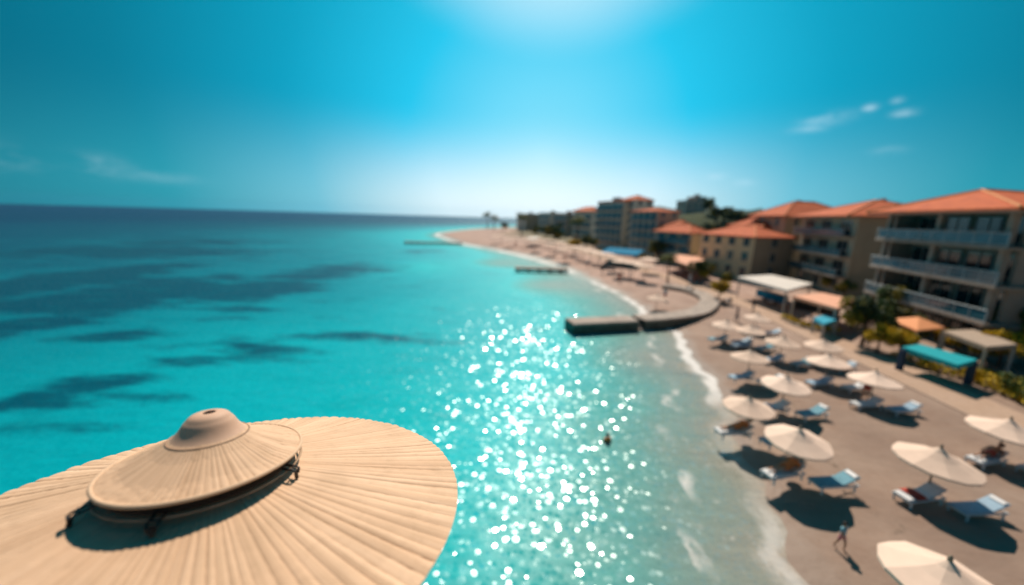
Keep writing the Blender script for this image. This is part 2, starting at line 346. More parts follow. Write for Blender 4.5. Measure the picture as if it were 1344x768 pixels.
# ------------------------------------------------------------------ big reed parasol in the foreground
PS=1.5
def big_parasol():
    C=CAM+Vector((-1.3513,1.4337,-1.3707))*PS
    root=bpy.data.objects.new('reed_parasol',None); COL.objects.link(root); root.location=C; root.empty_display_size=.3
    N=Vector((-.0135,.155,1)).normalized(); root.rotation_mode='QUATERNION'; root.rotation_quaternion=Vector((0,0,1)).rotation_difference(N)
    tag(root,'huge round tan pleated reed parasol with a raised vent cap, seen from above the sea','parasol')
    Rm=1.1192*PS; rc=.3556*PS; hc=.2657*PS; rk=.142*PS; hk=.369*PS; ht=.4448*PS
    # pleated skirts
    def skirt(r0,r1,zf,ribs,amp,na,nr,jit):
        ph=[0]; 
        for i in range(ribs): ph.append(ph[-1]+1+rng.uniform(-jit,jit))
        ph=np.array(ph)/ph[-1]*2*math.pi
        hgt=rng.uniform(.55,1.25,ribs+1); hgt[-1]=hgt[0]
        th=np.linspace(0,2*math.pi,na,endpoint=False); idx=np.clip(np.searchsorted(ph,th,side='right')-1,0,ribs-1)
        fr=(th-ph[idx])/(ph[idx+1]-ph[idx]); prof=np.abs(np.sin(fr*math.pi))**.6*hgt[idx]
        vs=[];rad=np.linspace(r0,r1,nr)
        wob=rng.uniform(-.0016,.0016,(nr,ribs+1))
        for j,r in enumerate(rad):
            s=(r/r1)
            z=zf(r)+amp*prof*min(1,s*1.1)+wob[j,idx]*s
            e=r+ (prof*.0024-.0012 if j==nr-1 else 0)
            for i in range(na):
                rr=e if np.isscalar(e) else e[i]
                vs.append((rr*math.cos(th[i]),rr*math.sin(th[i]),z[i]))
        fs=[(j*na+i,j*na+(i+1)%na,(j+1)*na+(i+1)%na,(j+1)*na+i) for j in range(nr-1) for i in range(na)]
        # thickness at the hem
        o=len(vs); 
        for i in range(na):
            x,y,z=vs[(nr-1)*na+i]; vs.append((x*.996,y*.996,z-.016))
        for i in range(na): x,y,z=vs[i]; vs.append((x,y,z-.02))
        fs+=[((nr-1)*na+i,(nr-1)*na+(i+1)%na,o+(i+1)%na,o+i) for i in range(na)]+[(o+i,o+(i+1)%na,o+na+(i+1)%na,o+na+i) for i in range(na)]
        return MB().add(vs,fs)
    H0=.262*PS
    def zmain(r):
        t=r/Rm; return H0*(1-t)**1.08*1.0
    mb=skirt(.12,Rm,zmain,112,.0115,2016,46,.30)
    canopy=mb.build('canopy',reed_material(),root,smooth=False)
    def zcap(r):
        t=(r-rk)/(rc-rk); return hk+(hc-hk)*t - .018*math.sin(math.pi*t)
    cap=skirt(rk*.75,rc,zcap,84,.0045,1344,20,.25).build('vent_cap',reed_material(),root)
    # rolled hem of the cap and dark ring frame under it
    n=160
    MB().lathe([(rc+.006+.012*math.cos(a),hc-.002+.012*math.sin(a)) for a in np.linspace(0,2*math.pi,9)],n).build('cap_hem',mat('hem_reed',(.74,.52,.35),.8,.1,6),cap,smooth=True)
    zr=hc-.045
    ring=MB().lathe([(rc-.03+.013*math.cos(a),zr+.016*math.sin(a)) for a in np.linspace(0,2*math.pi,9)],n).build('ring_frame',mat('dark_ring_wood',(.03,.02,.014),.7,.3,20),root,smooth=True)
    MB().lathe([(rc-.045,zr-.035),(rc-.035,zr-.035),(rc-.035,hc-.02),(rc-.045,hc-.02),(rc-.045,zr-.035)],n).build('vent_band',M_dark,root)
    MB().lathe([(rc+.004+.009*math.cos(a),zr-.034+.007*math.sin(a)) for a in np.linspace(0,2*math.pi,9)],n).build('outer_hoop',mat('hoop_reed',(.42,.29,.19),.8,.2,10),root,smooth=True)
    # bell shaped finial, with its opening
    ht+=.035; pr=[(rk*1.0,hk-.012),(rk*1.0,hk),(rk*.88,hk+.020),(rk*.74,hk+.060),(rk*.65,hk+.10),(rk*.58,ht-.035),(rk*.51,ht-.012),(rk*.38,ht+.003),(rk*.22,ht+.008),(rk*.165,ht+.006),(rk*.16,ht-.004),(rk*.15,ht-.05),(.001,ht-.05)]
    fin=MB().lathe(pr,64).build('finial',mat('finial_leather',(.68,.44,.31),.6,.08,6,.1),root,smooth=True)
    sm=fin.modifiers.new('s','SUBSURF'); sm.levels=1; sm.render_levels=2
    MB().lathe([(.001,ht-.012),(rk*.145,ht-.012)],24).build('finial_opening',mat('opening_painted_shadow',(.02,.012,.01),.9,.2,10),fin)  # near-black disc: shade inside the finial opening, painted as colour
    MB().lathe([(rk*1.03+.006*math.cos(a),hk-.004+.006*math.sin(a)) for a in np.linspace(0,2*math.pi,7)],64).build('finial_cord',mat('cord_tan',(.34,.22,.15),.8,.15,20),fin,smooth=True)
    # little iron brackets that stick out from under the cap: angle found from where the photo shows them
    q=root.rotation_quaternion.inverted()
    for (px,py,ln,wd) in ((374,622,.075,.026),(104,682,.08,.028),(206,692,.09,.026)):
        # point on the canopy surface that lies on this line of sight
        r=ray(px,py).normalized(); o=q@(CAM-C); dr=q@r; t=0
        tt=None
        for s in np.linspace(.5,6,4000):
            p=o+dr*s
            if p.z-zmain(min(math.hypot(p.x,p.y),Rm))<.02: tt=p;break
        if tt is None: continue
        a=math.atan2(tt.y,tt.x); rr=math.hypot(tt.x,tt.y); M=Matrix.Rotation(a,4,'Z')
        def Q(x,y,z): return M@Vector((x,y,z))
        z1=zmain(rr)+.05; r0=rc-.03; b=MB(); 
        r1=max(rr+ln*.5,rc+.06)
        z0=zr-.02
        for sy in (-1,1): b.tube([Q(r0,sy*wd,z0),Q(r1-.02,sy*wd,z1+.012),Q(r1,sy*wd,z1),Q(r1,sy*wd*.6,z1-.03)],.0075,6)
        b.tube([Q(r1,-wd,z1),Q(r1,wd,z1)],.008,6); b.tube([Q(r1-.01,0,z1-.01),Q(r1,0,zmain(r1)+.01)],.012,8)
        b.tube([Q((r0+r1)/2+.02,-wd,(z0+z1)/2+.006),Q((r0+r1)/2+.02,wd,(z0+z1)/2+.006)],.006,6)
        b.build('bracket',M_steel,root)
    MB().tube([(0,0,-2.6),(0,0,H0)],.045,16).build('pole',M_pole,root,smooth=True)
    # struts under the canopy
    for i in range(8):
        a=i*math.pi/4+.2; MB().tube([(0.05*math.cos(a),.05*math.sin(a),-.05),(Rm*.62*math.cos(a),Rm*.62*math.sin(a),zmain(Rm*.62)-.035)],.014,6).build('strut',M_pole,root)
    for i in range(8):
        a=i*math.pi/4+.2; MB().tube([(.14*math.cos(a),.14*math.sin(a),zmain(.14)-.04)]+[(Rm*t*math.cos(a),Rm*t*math.sin(a),zmain(Rm*t)-.03) for t in (.3,.6,.96)],.012,6).build('rib',M_pole,root)
    # lookout pillar that carries it (all under the canopy)
    base=C-N*2.6*1.0
    t=empty('lookout_pillar',(base.x,base.y,0),0,'round concrete lookout pillar standing in the sea under the huge reed parasol','pillar')
    MB().lathe([(.45,-4),(.45,0),(.40,base.z-.25),(.55,base.z-.12),(.62,base.z-.10),(.62,base.z+.02),(.001,base.z+.02)],32).build('shaft',M_conc,t)
def reed_material():
    if 'reed' in MATS: return MATS['reed']
    m=bpy.data.materials.new('woven_reed'); m.use_nodes=True; k=NT(m.node_tree); b=m.node_tree.nodes['Principled BSDF']; MATS['reed']=m
    tc=k.n('ShaderNodeTexCoord'); o=tc.outputs['Object']
    sx=k.n('ShaderNodeSeparateXYZ'); k.l(o,sx.inputs[0]); a=k.m('ARCTAN2',sx.outputs[1],sx.outputs[0]); r=k.vm('LENGTH',k.vm('MULTIPLY',o,(1,1,0)))
    cb=k.n('ShaderNodeCombineXYZ'); k.l(k.m('COSINE',a),cb.inputs[0]); k.l(k.m('SINE',a),cb.inputs[1]); k.l(k.m('MULTIPLY',r,.03),cb.inputs[2])
    fib=k.noise(cb.outputs[0],55,4,rough=.7); big=k.noise(cb.outputs[0],7,3); blot=k.noise(o,2.2,5)
    c=k.ramp(fib,[(.25,(.58,.38,.24)),(.5,(.78,.53,.35)),(.8,(.86,.62,.44))]); c=k.mix(k.smooth(big,.35,.75,0,.45),c,(.56,.35,.21)); c=k.mix(k.smooth(k.noise(k.vm('MULTIPLY',o,(1,1,1)),6,6,rough=.7),.5,.72,0,.25),c,(.42,.27,.16)); c=k.mix(k.smooth(blot,.45,.75,0,.35),c,(.48,.32,.20))
    k.l(c,b.inputs['Base Color']); b.inputs['Roughness'].default_value=.75; b.inputs['Specular IOR Level'].default_value=.25
    bp=k.n('ShaderNodeBump'); bp.inputs['Strength'].default_value=.35; bp.inputs['Distance'].default_value=.004; k.l(fib,bp.inputs['Height']); k.l(bp.outputs['Normal'],b.inputs['Normal'])
    return m
big_parasol()

# ------------------------------------------------------------------ beach umbrellas
def umb_canopy(Rr,drop,n=8):
    b=MB(); rings=[(0.03,0.0),(.18,.27),(.45,.57),(.75,.82),(1.0,1.0)]; vs=[]; K=n*2
    for rr,dd in rings:
        for k in range(K):
            a=2*math.pi*k/K; s=1 if k%2==0 else (1-.025*rr); sag=0 if k%2==0 else -.05*rr
            vs.append((Rr*rr*s*math.cos(a),Rr*rr*s*math.sin(a),-drop*dd+sag*.6))
    m=len(vs)
    vs+=[(x,y,z-.02) for x,y,z in vs]
    # valance
    for k in range(K): x,y,z=vs[m-K+k]; vs.append((x*1.003,y*1.003,z-.07))
    fs=[]
    for j in range(len(rings)-1):
        for k in range(K):
            q=(j*K+k,j*K+(k+1)%K,(j+1)*K+(k+1)%K,(j+1)*K+k); fs.append(q); fs.append(tuple(i+m for i in q[::-1]))
    fs+=[(m-K+k,m-K+(k+1)%K,2*m+(k+1)%K,2*m+k) for k in range(K)]
    fs+=[tuple(range(K))]
    b.add(vs,fs); return b
def vary(m,amt):
    nt=m.node_tree; k=NT(nt); b=nt.nodes['Principled BSDF']; src=b.inputs['Base Color'].links[0].from_socket; oi=k.n('ShaderNodeObjectInfo')
    k.l(k.mix(k.m('MULTIPLY',oi.outputs['Random'],amt),src,(.62,.45,.34)),b.inputs['Base Color'])
vary(M_canvas,.55)
def make_umbrella(detail=True):
    t=empty('beach_umbrella'); Z=1.98
    c=umb_canopy(1.14,.54 if detail else .26).build('canopy',M_canvas,t); c.location.z=Z
    MB().tube([(0,0,0),(0,0,Z+.06)],.03,8).build('pole',M_pole,t,smooth=True)
    if detail:
        MB().lathe([(.001,Z+.14),(.03,Z+.12),(.045,Z+.07),(.05,Z+.02),(.05,Z-.03)],12).build('finial',M_pole,t,smooth=True)
        MB().lathe([(.001,.09),(.10,.085),(.24,.05),(.27,0),(.27,-.05)],16).build('base',M_conc,t)
        for i in range(8):
            a=2*math.pi*i/8; MB().tube([(.05*math.cos(a),.05*math.sin(a),Z-.09),(.64*math.cos(a),.64*math.sin(a),Z-.40),(1.10*math.cos(a),1.10*math.sin(a),Z-.59)],.011,5).build('rib',M_pole,t)
    return t
U0=make_umbrella(True); U1=make_umbrella(False); used={'u0':0,'u1':0}
near=[ # canopy centre px, size, label
 (984,527,1.0,'cream umbrella nearest the water in the front row, canopy overhanging the wet sand'),
 (1048,568,1.05,'cream umbrella in the front row with an orange sunbather and a blue lounger beneath it'),
 (1230,595,1.1,'big cream umbrella over a white lounger with a red towel, right of the front row'),
 (1244,750,1.1,'lowest cream umbrella, cut by the bottom edge of the picture'),
 (1320,556,1.08,'cream umbrella at the right edge of the picture, in front of the clipped hedge'),
 (1150,493,1.08,'cream umbrella behind the standing person in red'),
 (1032,498,1.05,'cream umbrella above a white lounger and a blue lounger, second behind the swash row'),
 (986,464,1.03,'cream umbrella just inland of the surf, third in the row nearest the sea'),
 (1090,470,1.05,'cream umbrella in the middle of the beach, nearer of the pair below the flower bed'),
 (1082,449,1.05,'cream umbrella in the middle of the beach, farther of the pair below the flower bed'),
 (1027,445,1.04,'cream umbrella left of the pair below the flower bed, with dark loungers under it'),
 (986,430,1.0,'cream umbrella right of the two standing next to the breakwater bend'),
 (953,423,1.0,'cream umbrella standing closest to the outside of the breakwater bend'),
 (993,414,1.0,'small cream umbrella at the back of the near beach, below the white pavilion'),
 (858,394,1.05,'lone cream umbrella inside the hook of the breakwater'),
]
upos=[]
for i,(px,py,s,lab) in enumerate(near):
    p=P(px,py,GZ+1.74*s); gz=GZ
    if i==14: p=P(861,405,.4); gz=float(land_z(p.x,p.y)[0])
    o=U0 if i==0 else copy_tree(U0)
    place(o,(p.x,p.y,gz),rng.uniform(0,.78),s,lab,'cream umbrellas on the near beach'); o['category']='umbrella'; o.rotation_euler=(rng.uniform(-.05,.05),rng.uniform(-.05,.05),rng.uniform(0,.78)); upos.append((p.x,p.y,gz,s))
far=[(846,354),(851,345),(816,348),(806,343),(797,338),(786,336),(775,333),(766,331),(832,350),(757,328),(745,326),(737,322),(728,320),(718,318),(708,316),(698,314),(722,325),(704,321),(690,317),(678,315),(668,316),(658,312),(740,331),(650,313)]
names=['first','second','third','fourth','fifth','sixth','seventh','eighth','ninth','tenth','eleventh','twelfth','thirteenth','fourteenth','fifteenth','sixteenth','seventeenth','eighteenth','nineteenth','twentieth','twenty-first','twenty-second','twenty-third','twenty-fourth']
pts=[P(x,y,GZ+2.2) for x,y in far]; order=sorted(range(len(far)),key=lambda i:pts[i].y)
upf=[]
for r,i in enumerate(order):
    p=pts[i]; o=U1 if r==0 else copy_tree(U1)
    place(o,(p.x,p.y,GZ),rng.uniform(0,.78),1.7,'small cream umbrella, %s in distance beyond the breakwater along the far beach'%names[r],'cream umbrellas on the far beach'); o['category']='umbrella'; upf.append(p)

# ------------------------------------------------------------------ sun loungers
def make_lounger(matm):
    t=empty('sun_lounger')
    f=MB()
    for sx in (-.30,.30): f.box(sx-.025,sx+.025,-.95,.95,.27,.33)
    for y in (-.93,-.3,.3,.93): f.box(-.28,.28,y-.025,y+.025,.275,.325)
    f.build('frame',M_white,t,bevel=.008)
    for sx in (-.30,.30):
        for y in (-.8,.75): MB().box(sx-.028,sx+.028,y-.03,y+.03,0,.27).build('leg',M_white,t)
    MB().box(-.29,.29,-.95,.28,.33,.41).build('seat_pad',matm,t,bevel=.025)
    M=Matrix.Translation((0,.30,.35))@Matrix.Rotation(R(26),4,'X')
    MB().box(-.29,.29,0,.72,-.01,.07,M=M).build('backrest',matm,t,bevel=.025)
    MB().box(-.24,.24,.50,.68,.07,.11,M=M).build('head_pillow',M_white,t,bevel=.02)
    return t
L=[make_lounger(M_white),make_lounger(M_blue),make_lounger(M_lblue)]; Lused=[0,0,0]
LCOL=['white','blue','pale blue']
udesc=['the umbrella nearest the water','the orange sunbather umbrella','the big umbrella with the red towel','the lowest umbrella at the bottom edge','the umbrella at the right edge','the umbrella behind the person in red','the second umbrella above the swash','the umbrella just inland of the surf','the nearer umbrella below the flower bed','the farther umbrella below the flower bed','the umbrella left of the flower-bed pair','the umbrella right of the breakwater pair','the umbrella closest to the breakwater bend','the small umbrella below the white pavilion','the lone umbrella in the breakwater hook']
cols=[(0,2),(0,1),(0,2),(0,1),(0,0),(0,2),(0,1),(2,1),(2,0),(1,2),(2,1),(2,1),(1,2),(0,2),(1,2)]
lpos=[]
for i,(x,y,z,s) in enumerate(upos):
    for j in range(2):
        if i==14: continue
        kx=cols[i][j]; o=L[kx] if Lused[kx]==0 else copy_tree(L[kx]); Lused[kx]+=1
        # the beds lie across the beach with their feet towards the sea
        lx=x+(-.75 if j==0 else .95)+rng.uniform(-.12,.12); ly=y+(-.40 if j==0 else -.95)+rng.uniform(-.1,.1); rz=R(-80)+rng.uniform(-.12,.12)
        side='seaward' if j==0 else 'inland'
        place(o,(lx,ly,z),rz,.92,'%s sun lounger on the %s side under %s'%(LCOL[kx],side,udesc[i]),'sun loungers under the near umbrellas'); o['category']='sun lounger'; lpos.append((lx,ly,z,rz))
def towel(px,col,i,lab):
    lx,ly,z,rz=lpos[i]; b=MB(); n=8; vs=[]
    for a in range(n+1):
        for c in range(5):
            xx=-.31+.62*c/4; yy=-.55+.5*a/n; dz=.425+.006*math.sin(a*1.7+c)
            if c in (0,4): dz-=.05
            vs.append((xx*(1.03 if c in(0,4) else 1),yy,dz))
    k=len(vs); vs+=[(x,y,z_-.012) for x,y,z_ in vs]
    fs=[]
    for a in range(n):
        for c in range(4):
            q=(a*5+c,a*5+c+1,a*5+c+6,a*5+c+5); fs+= [q,tuple(v+k for v in q[::-1])]
    o=b.add(vs,fs).build('beach_towel',col); o.location=(lx,ly,z); o.rotation_euler=(0,0,rz); tag(o,lab,'towel')
towel(0,M_red,4,'red towel spread on the white lounger under the big front-row umbrella at right')
towel(0,M_pink,1,'pink towel on the pale blue lounger under the umbrella nearest the water')
towel(0,M_lblue,12,'pale blue towel on the white lounger under the umbrella second behind the swash row')

# ------------------------------------------------------------------ people
def make_person(name,joints,label,garments,skin=M_skin,loc=(0,0,0),rz=0,hairlong=False):
    J={k:Vector(v) for k,v in joints.items()}
    E=[('pelvis','belly'),('belly','chest'),('chest','neck'),('neck','head'),('head','crown')]
    for s in 'LR': E+=[('chest','sh'+s),('sh'+s,'el'+s),('el'+s,'wr'+s),('wr'+s,'ha'+s),('pelvis','hi'+s),('hi'+s,'kn'+s),('kn'+s,'an'+s),('an'+s,'to'+s)]
    rad=dict(pelvis=(.145,.105),belly=(.125,.09),chest=(.155,.105),neck=(.052,.052),head=(.078,.09),crown=(.062,.07),sh=(.062,.058),el=(.042,.040),wr=(.027,.024),ha=(.038,.018),hi=(.092,.095),kn=(.056,.058),an=(.036,.038),to=(.036,.022))
    keys=list(J); me=bpy.data.meshes.new('body'); idx={k:i for i,k in enumerate(keys)}
    me.from_pydata([tuple(J[k]) for k in keys],[(idx[a],idx[b]) for a,b in E],[]); o=bpy.data.objects.new('body',me); COL.objects.link(o)
    sk=o.modifiers.new('skin','SKIN'); 
    if not me.skin_vertices: me.attributes  # the modifier adds the layer below
    bm=bmesh.new(); bm.from_mesh(me); lay=bm.verts.layers.skin.verify(); bm.verts.ensure_lookup_table()
    for k in keys:
        r=rad.get(k,rad.get(k[:2])); bm.verts[idx[k]][lay].radius=r; bm.verts[idx[k]][lay].use_root=(k=='pelvis')
    bm.to_mesh(me); bm.free()
    sk.use_smooth_shade=True; ss=o.modifiers.new('ss','SUBSURF'); ss.levels=2
    dg=bpy.context.evaluated_depsgraph_get(); ev=o.evaluated_get(dg); m2=bpy.data.meshes.new_from_object(ev); o.modifiers.clear(); bpy.data.objects.remove(o)
    V=[v.co.copy() for v in m2.vertices]; Fc=[tuple(p.vertices) for p in m2.polygons]
    b=MB(); b.add(V,Fc,0)
    # fingers, thumb, nose, ears
    for s in 'LR':
        w=J['wr'+s]; h=J['ha'+s]; d=(h-w).normalized(); side=Vector((1,0,0)) if abs(d.x)<.8 else Vector((0,1,0)); side=(side-d*side.dot(d)).normalized(); nrm=d.cross(side)
        for q,(off,ln) in enumerate(((-.028,.062),(-.010,.072),(.010,.068),(.027,.052))):
            p=h+side*off; b.tube([p-d*.01,p+d*ln*.55,p+d*ln-nrm*.012],[.009,.008,.006],6)
        sg=1 if s=='L' else -1; p=w+d*.03+side*.03*sg; b.tube([p,p+side*.03*sg+d*.03,p+side*.036*sg+d*.06],[.012,.010,.007],6)
    hd=J['head']; up=(J['crown']-hd).normalized(); fw=Vector(joints.get('face',(0,-1,0))) if False else FACE
    fw=(fw-up*fw.dot(up)).normalized(); sd=up.cross(fw)
    b.tube([hd+fw*.082+up*.02,hd+fw*.102-up*.012,hd+fw*.085-up*.02],[.006,.013,.01],6)
    for sg in (-1,1): b.tube([hd+sd*sg*.074+up*.015,hd+sd*sg*.088,hd+sd*sg*.076-up*.02],[.008,.017,.008],6)
    root=empty('person',loc,rz,label,'person')
    body=b.build('body',[skin],root,smooth=True)
    # eyes and mouth
    ey=MB()
    for sg in (-1,1): ey.tube([hd+fw*.080+sd*sg*.028+up*.012,hd+fw*.088+sd*sg*.028+up*.012],[.010,.005],8)
    ey.tube([hd+fw*.082+sd*.022-up*.045,hd+fw*.087-up*.046,hd+fw*.082-sd*.022-up*.045],.006,6)
    ey.build('face_features',M_hair,body)
    # hair: cap over the back and the top of the skull
    hb=MB(); vs=[];n=14;c=hd+up*.035-fw*.012
    for i in range(8):
        t=math.pi*.60*i/7
        for k in range(n):
            a=2*math.pi*k/n; dr=(up*math.cos(t)+(fw*math.cos(a)+sd*math.sin(a))*math.sin(t)); cut=1.0 if (dr.dot(fw)<.45 or i<4) else .78
            vs.append(c+Vector(dr)*.112*cut*(1.0+.04*math.sin(a*5)))
    hb.add(vs,[(i*n+k,i*n+(k+1)%n,(i+1)*n+(k+1)%n,(i+1)*n+k) for i in range(7) for k in range(n)]).build('hair',M_hair,root,smooth=True)
    # garments: inflated copies of the body surface around given bones
    segs=[(a,bb,J[a],J[bb]) for a,bb in E]
    vn=[v.normal.copy() for v in m2.vertices]
    cl=[]
    for p in m2.polygons:
        c=p.center; best=None
        for a,bb,pa,pb in segs:
            d=pb-pa; t=max(0,min(1,(c-pa).dot(d)/d.length_squared)); q=(c-(pa+d*t)).length
            if best is None or q<best[0]: best=(q,a,bb,t)
        cl.append(best)
    for gname,gm,rule,off in garments:
        b=MB(); fs=[Fc[i] for i in range(len(Fc)) if rule(cl[i])]
        if not fs: continue
        ids=sorted({v for f in fs for v in f}); mp={v:i for i,v in enumerate(ids)}
        b.add([V[v]+vn[v]*off for v in ids],[tuple(mp[v] for v in f) for f in fs]).build(gname,gm,root,smooth=True)
    bpy.data.meshes.remove(m2)
    return root
FACE=Vector((0,-1,0))
def standing(stride=0.0,arm=0.0,lean=0.0):
    d=dict(pelvis=(0,0,.96),belly=(0,-.01+lean*.3,1.12),chest=(0,-.01+lean*.6,1.32),neck=(0,lean,1.50),head=(0,-.015+lean*1.1,1.62),crown=(0,lean*1.1,1.71))
    for s,g in (('L',1),('R',-1)):
        st=stride*g
        d['sh'+s]=(.175*g,lean*.8,1.42); d['el'+s]=(.23*g,.03+st*.3+lean,1.14); d['wr'+s]=(.25*g,-.06+st*.7-arm,.92+abs(arm)*.3); d['ha'+s]=(.25*g,-.09+st*.75-arm,.85+abs(arm)*.3)
        d['hi'+s]=(.095*g,0,.90); d['kn'+s]=(.10*g,-.03-st*.6,.50); d['an'+s]=(.10*g,.02-st*.75+ (.05 if st<0 else 0),.085+(.06 if st<0 else 0)); d['to'+s]=(.115*g,-.15-st*.75,.03+(.02 if st<0 else 0))
    return d
def lying(th=R(26)):
    # sits back on a lounger: feet towards -y, back on the raised backrest
    def back(l,n=.13): return (0,.25+math.cos(th)*l-math.sin(th)*n,.43+math.sin(th)*l+math.cos(th)*n)
    d=dict(pelvis=(0,.16,.53),belly=back(.10,.12),chest=back(.33),neck=back(.52),head=back(.64,.15),crown=back(.73,.155))
    for s,g in (('L',1),('R',-1)):
        q=back(.42,.12); d['sh'+s]=(.17*g,q[1],q[2]); d['el'+s]=(.27*g,q[1]-.22,q[2]-.16); d['wr'+s]=(.25*g,q[1]-.42,q[2]-.20); d['ha'+s]=(.22*g,q[1]-.48,q[2]-.20)
        d['hi'+s]=(.09*g,.12,.52); d['kn'+s]=(.10*g,-.28,.60 if g>0 else .50); d['an'+s]=(.10*g,-.66,.46); d['to'+s]=(.11*g,-.73,.56)
    return d
isleg=lambda c:c[1][:2]=='hi' and c[3]<.55
shorts=lambda c:(c[1]=='pelvis') or isleg(c)
brief=lambda c:(c[1]=='pelvis' and (c[2]!='belly' or c[3]<.35)) or (c[1][:2]=='hi' and c[3]<.12)
top=lambda c:(c[1]=='chest' and c[2][:2]!='sh' and c[3]<.35) or (c[1]=='belly' and c[3]>.45)
shirt=lambda c:(c[1] in('belly',)) or (c[1]=='chest' and not (c[2]=='neck' and c[3]>.8)) or (c[1][:2]=='sh' and c[3]<.6) or (c[1]=='pelvis' and c[2]=='belly')
dress=lambda c:shirt(c) or shorts(c)
trous=lambda c:(c[1]=='pelvis' and c[2]!='belly') or c[1][:2] in('hi',) or (c[1][:2]=='kn' and c[3]<.8)
def onground(px,py): 
    p=P(px,py,GZ); z=float(land_z(p.x,p.y)[0]); p=P(px,py,z); return (p.x,p.y,float(land_z(p.x,p.y)[0]))
make_person('p',standing(.22),'small child in a blue top and pink shorts walking on the open sand',[('shorts',M_pink,shorts,.012),('shirt',M_blue,shirt,.014)],loc=onground(1101,722),rz=R(20)).scale=(.62,.62,.62)
make_person('p',standing(.05,.1),'person in red clothes standing beside a near umbrella',[('swim_dress',M_red,dress,.014)],M_skin2,loc=onground(1134,525),rz=R(-60))
make_person('p',standing(.15),'person in dark clothes standing on the sand nearest the breakwater bend',[('shirt',M_navy,shirt,.014),('trousers',M_navy,trous,.013)],loc=onground(966,423),rz=R(40))
make_person('p',standing(.2),'person in dark clothes walking in front of the white pavilion',[('shirt',M_dark,shirt,.014),('trousers',M_navy,trous,.013)],loc=onground(988,409),rz=R(-80))
make_person('p',standing(.0,.15),'person in a pink top standing under the trees beside the hotel garden',[('shirt',M_pink,shirt,.016),('trousers',M_navy,trous,.013)],loc=onground(1138,455),rz=R(-70))
make_person('p',standing(.1),'person in a white shirt on the promenade in front of the beach villa',[('shirt',M_white,shirt,.016),('trousers',M_lblue,trous,.013)],loc=onground(905,372),rz=R(-30))
lz=lambda i:(lpos[i][0],lpos[i][1],lpos[i][2])
make_person('p',lying(),'sunbather in orange swimwear lying on the white lounger under the umbrella nearest the water',[('swimsuit',M_orange,dress,.012)],M_skin,loc=lz(0),rz=lpos[0][3])
make_person('p',lying(),'sunbather in orange lying on the white lounger under the second front-row umbrella',[('swimsuit',M_orange,dress,.014)],M_skin,loc=lz(2),rz=lpos[2][3])
make_person('p',lying(),'sunbather in red shorts on the white lounger under the umbrella at the right edge',[('shorts',M_red,shorts,.012)],M_skin2,loc=lz(8),rz=lpos[8][3])
p=P(797,580,0); zb=float(land_z(p.x,p.y)[0])
make_person('p',standing(.05,.35),'bather in an orange swimsuit standing chest deep in the glittering sea',[('swimsuit',M_orange,dress,.012)],M_skin2,loc=(p.x,p.y,-1.05),rz=R(15)).scale=(.88,.88,.88)

walk=[o for o in bpy.data.objects if o.name.startswith('person') and o.parent is None]
src=[walk[i] for i in (0,1,5,3)]
fp=[(812,372),(790,361),(771,352),(742,344),(728,337),(700,330),(872,395),(826,366),(676,324),(756,343)]
for n_,(px,py) in enumerate(sorted(fp,key=lambda q:-q[1])):
    x,y,z=onground(px,py); o=copy_tree(src[n_%4]); place(o,(x,y,z),rng.uniform(0,6),1,'small figure on the far beach inside or beyond the breakwater, %s nearest'%['the very','second','third','fourth','fifth','sixth','seventh','eighth','ninth','tenth'][n_],'people on the far beach')
# ------------------------------------------------------------------ breakwater and jetties
def strip(path,w,z1,z0=-3.2,taper=.12):
    """swept wall with a coping: returns MB"""
    pth=np.array(path); n=len(pth); b=MB(); vs=[]
    for i in range(n):
        d=pth[min(i+1,n-1)]-pth[max(i-1,0)]; d=d/np.linalg.norm(d); nn=np.array([-d[1],d[0]])
        for o,z in ((-w/2-taper*2,z0),(-w/2-taper,z1-.22),(-w/2-.02-taper,z1-.04),(-w/2+.03-taper,z1),(w/2-.03+taper,z1),(w/2+.02+taper,z1-.04),(w/2+taper,z1-.22),(w/2+taper*2,z0)):
            q=pth[i]+nn*o; vs.append((q[0],q[1],z))
    K=8; fs=[];mi=[]
    for i in range(n-1):
        for k in range(K-1): fs.append((i*K+k,(i+1)*K+k,(i+1)*K+k+1,i*K+k+1)); mi.append(1 if k in(0,6) else 0)
    fs+=[tuple(range(K)),tuple((n-1)*K+k for k in range(K))]; mi+=[1,1]
    b.add(vs,fs); b.m=mi; return b
bw=[P(x,y,1.1)[:2] for x,y in ((747,421.5),(790,419.5),(831,417.5))]; bw2=[P(x,y,1.1)[:2] for x,y in ((838,417),(880,413.5),(915,408),(930,398),(928,389),(905,379),(872,373.5))]
t=empty('breakwater',(P(840,417,0).x,P(840,417,0).y,0),0,'J-shaped grey concrete breakwater hooking from the beach out into the turquoise sea','breakwater')
def rel(o,t): o.parent=t; o.matrix_parent_inverse=Matrix.Translation(-Vector(t.location)); return o
for pth in (catmull([tuple(q) for q in bw],6),catmull([tuple(q) for q in bw2],8)):
    rel(strip(pth,1.9,1.12).build('wall',[M_conc,M_wetconc]),t)
a=Vector(bw[-1]);c=Vector(bw2[0]); d=(c-a).normalized(); nn=Vector((-d.y,d.x))
st=MB()
for i in range(4):
    z=.9-.24*i; p0=a+d*.0+nn*(1.0-.55*i); p1=c+nn*(1.0-.55*i); p2=c+nn*(1.0-.55*(i+1)); p3=a+nn*(1.0-.55*(i+1)); st.prism([p0,p1,p2,p3],-2.5,z)
rel(st.build('steps',[M_conc]),t)
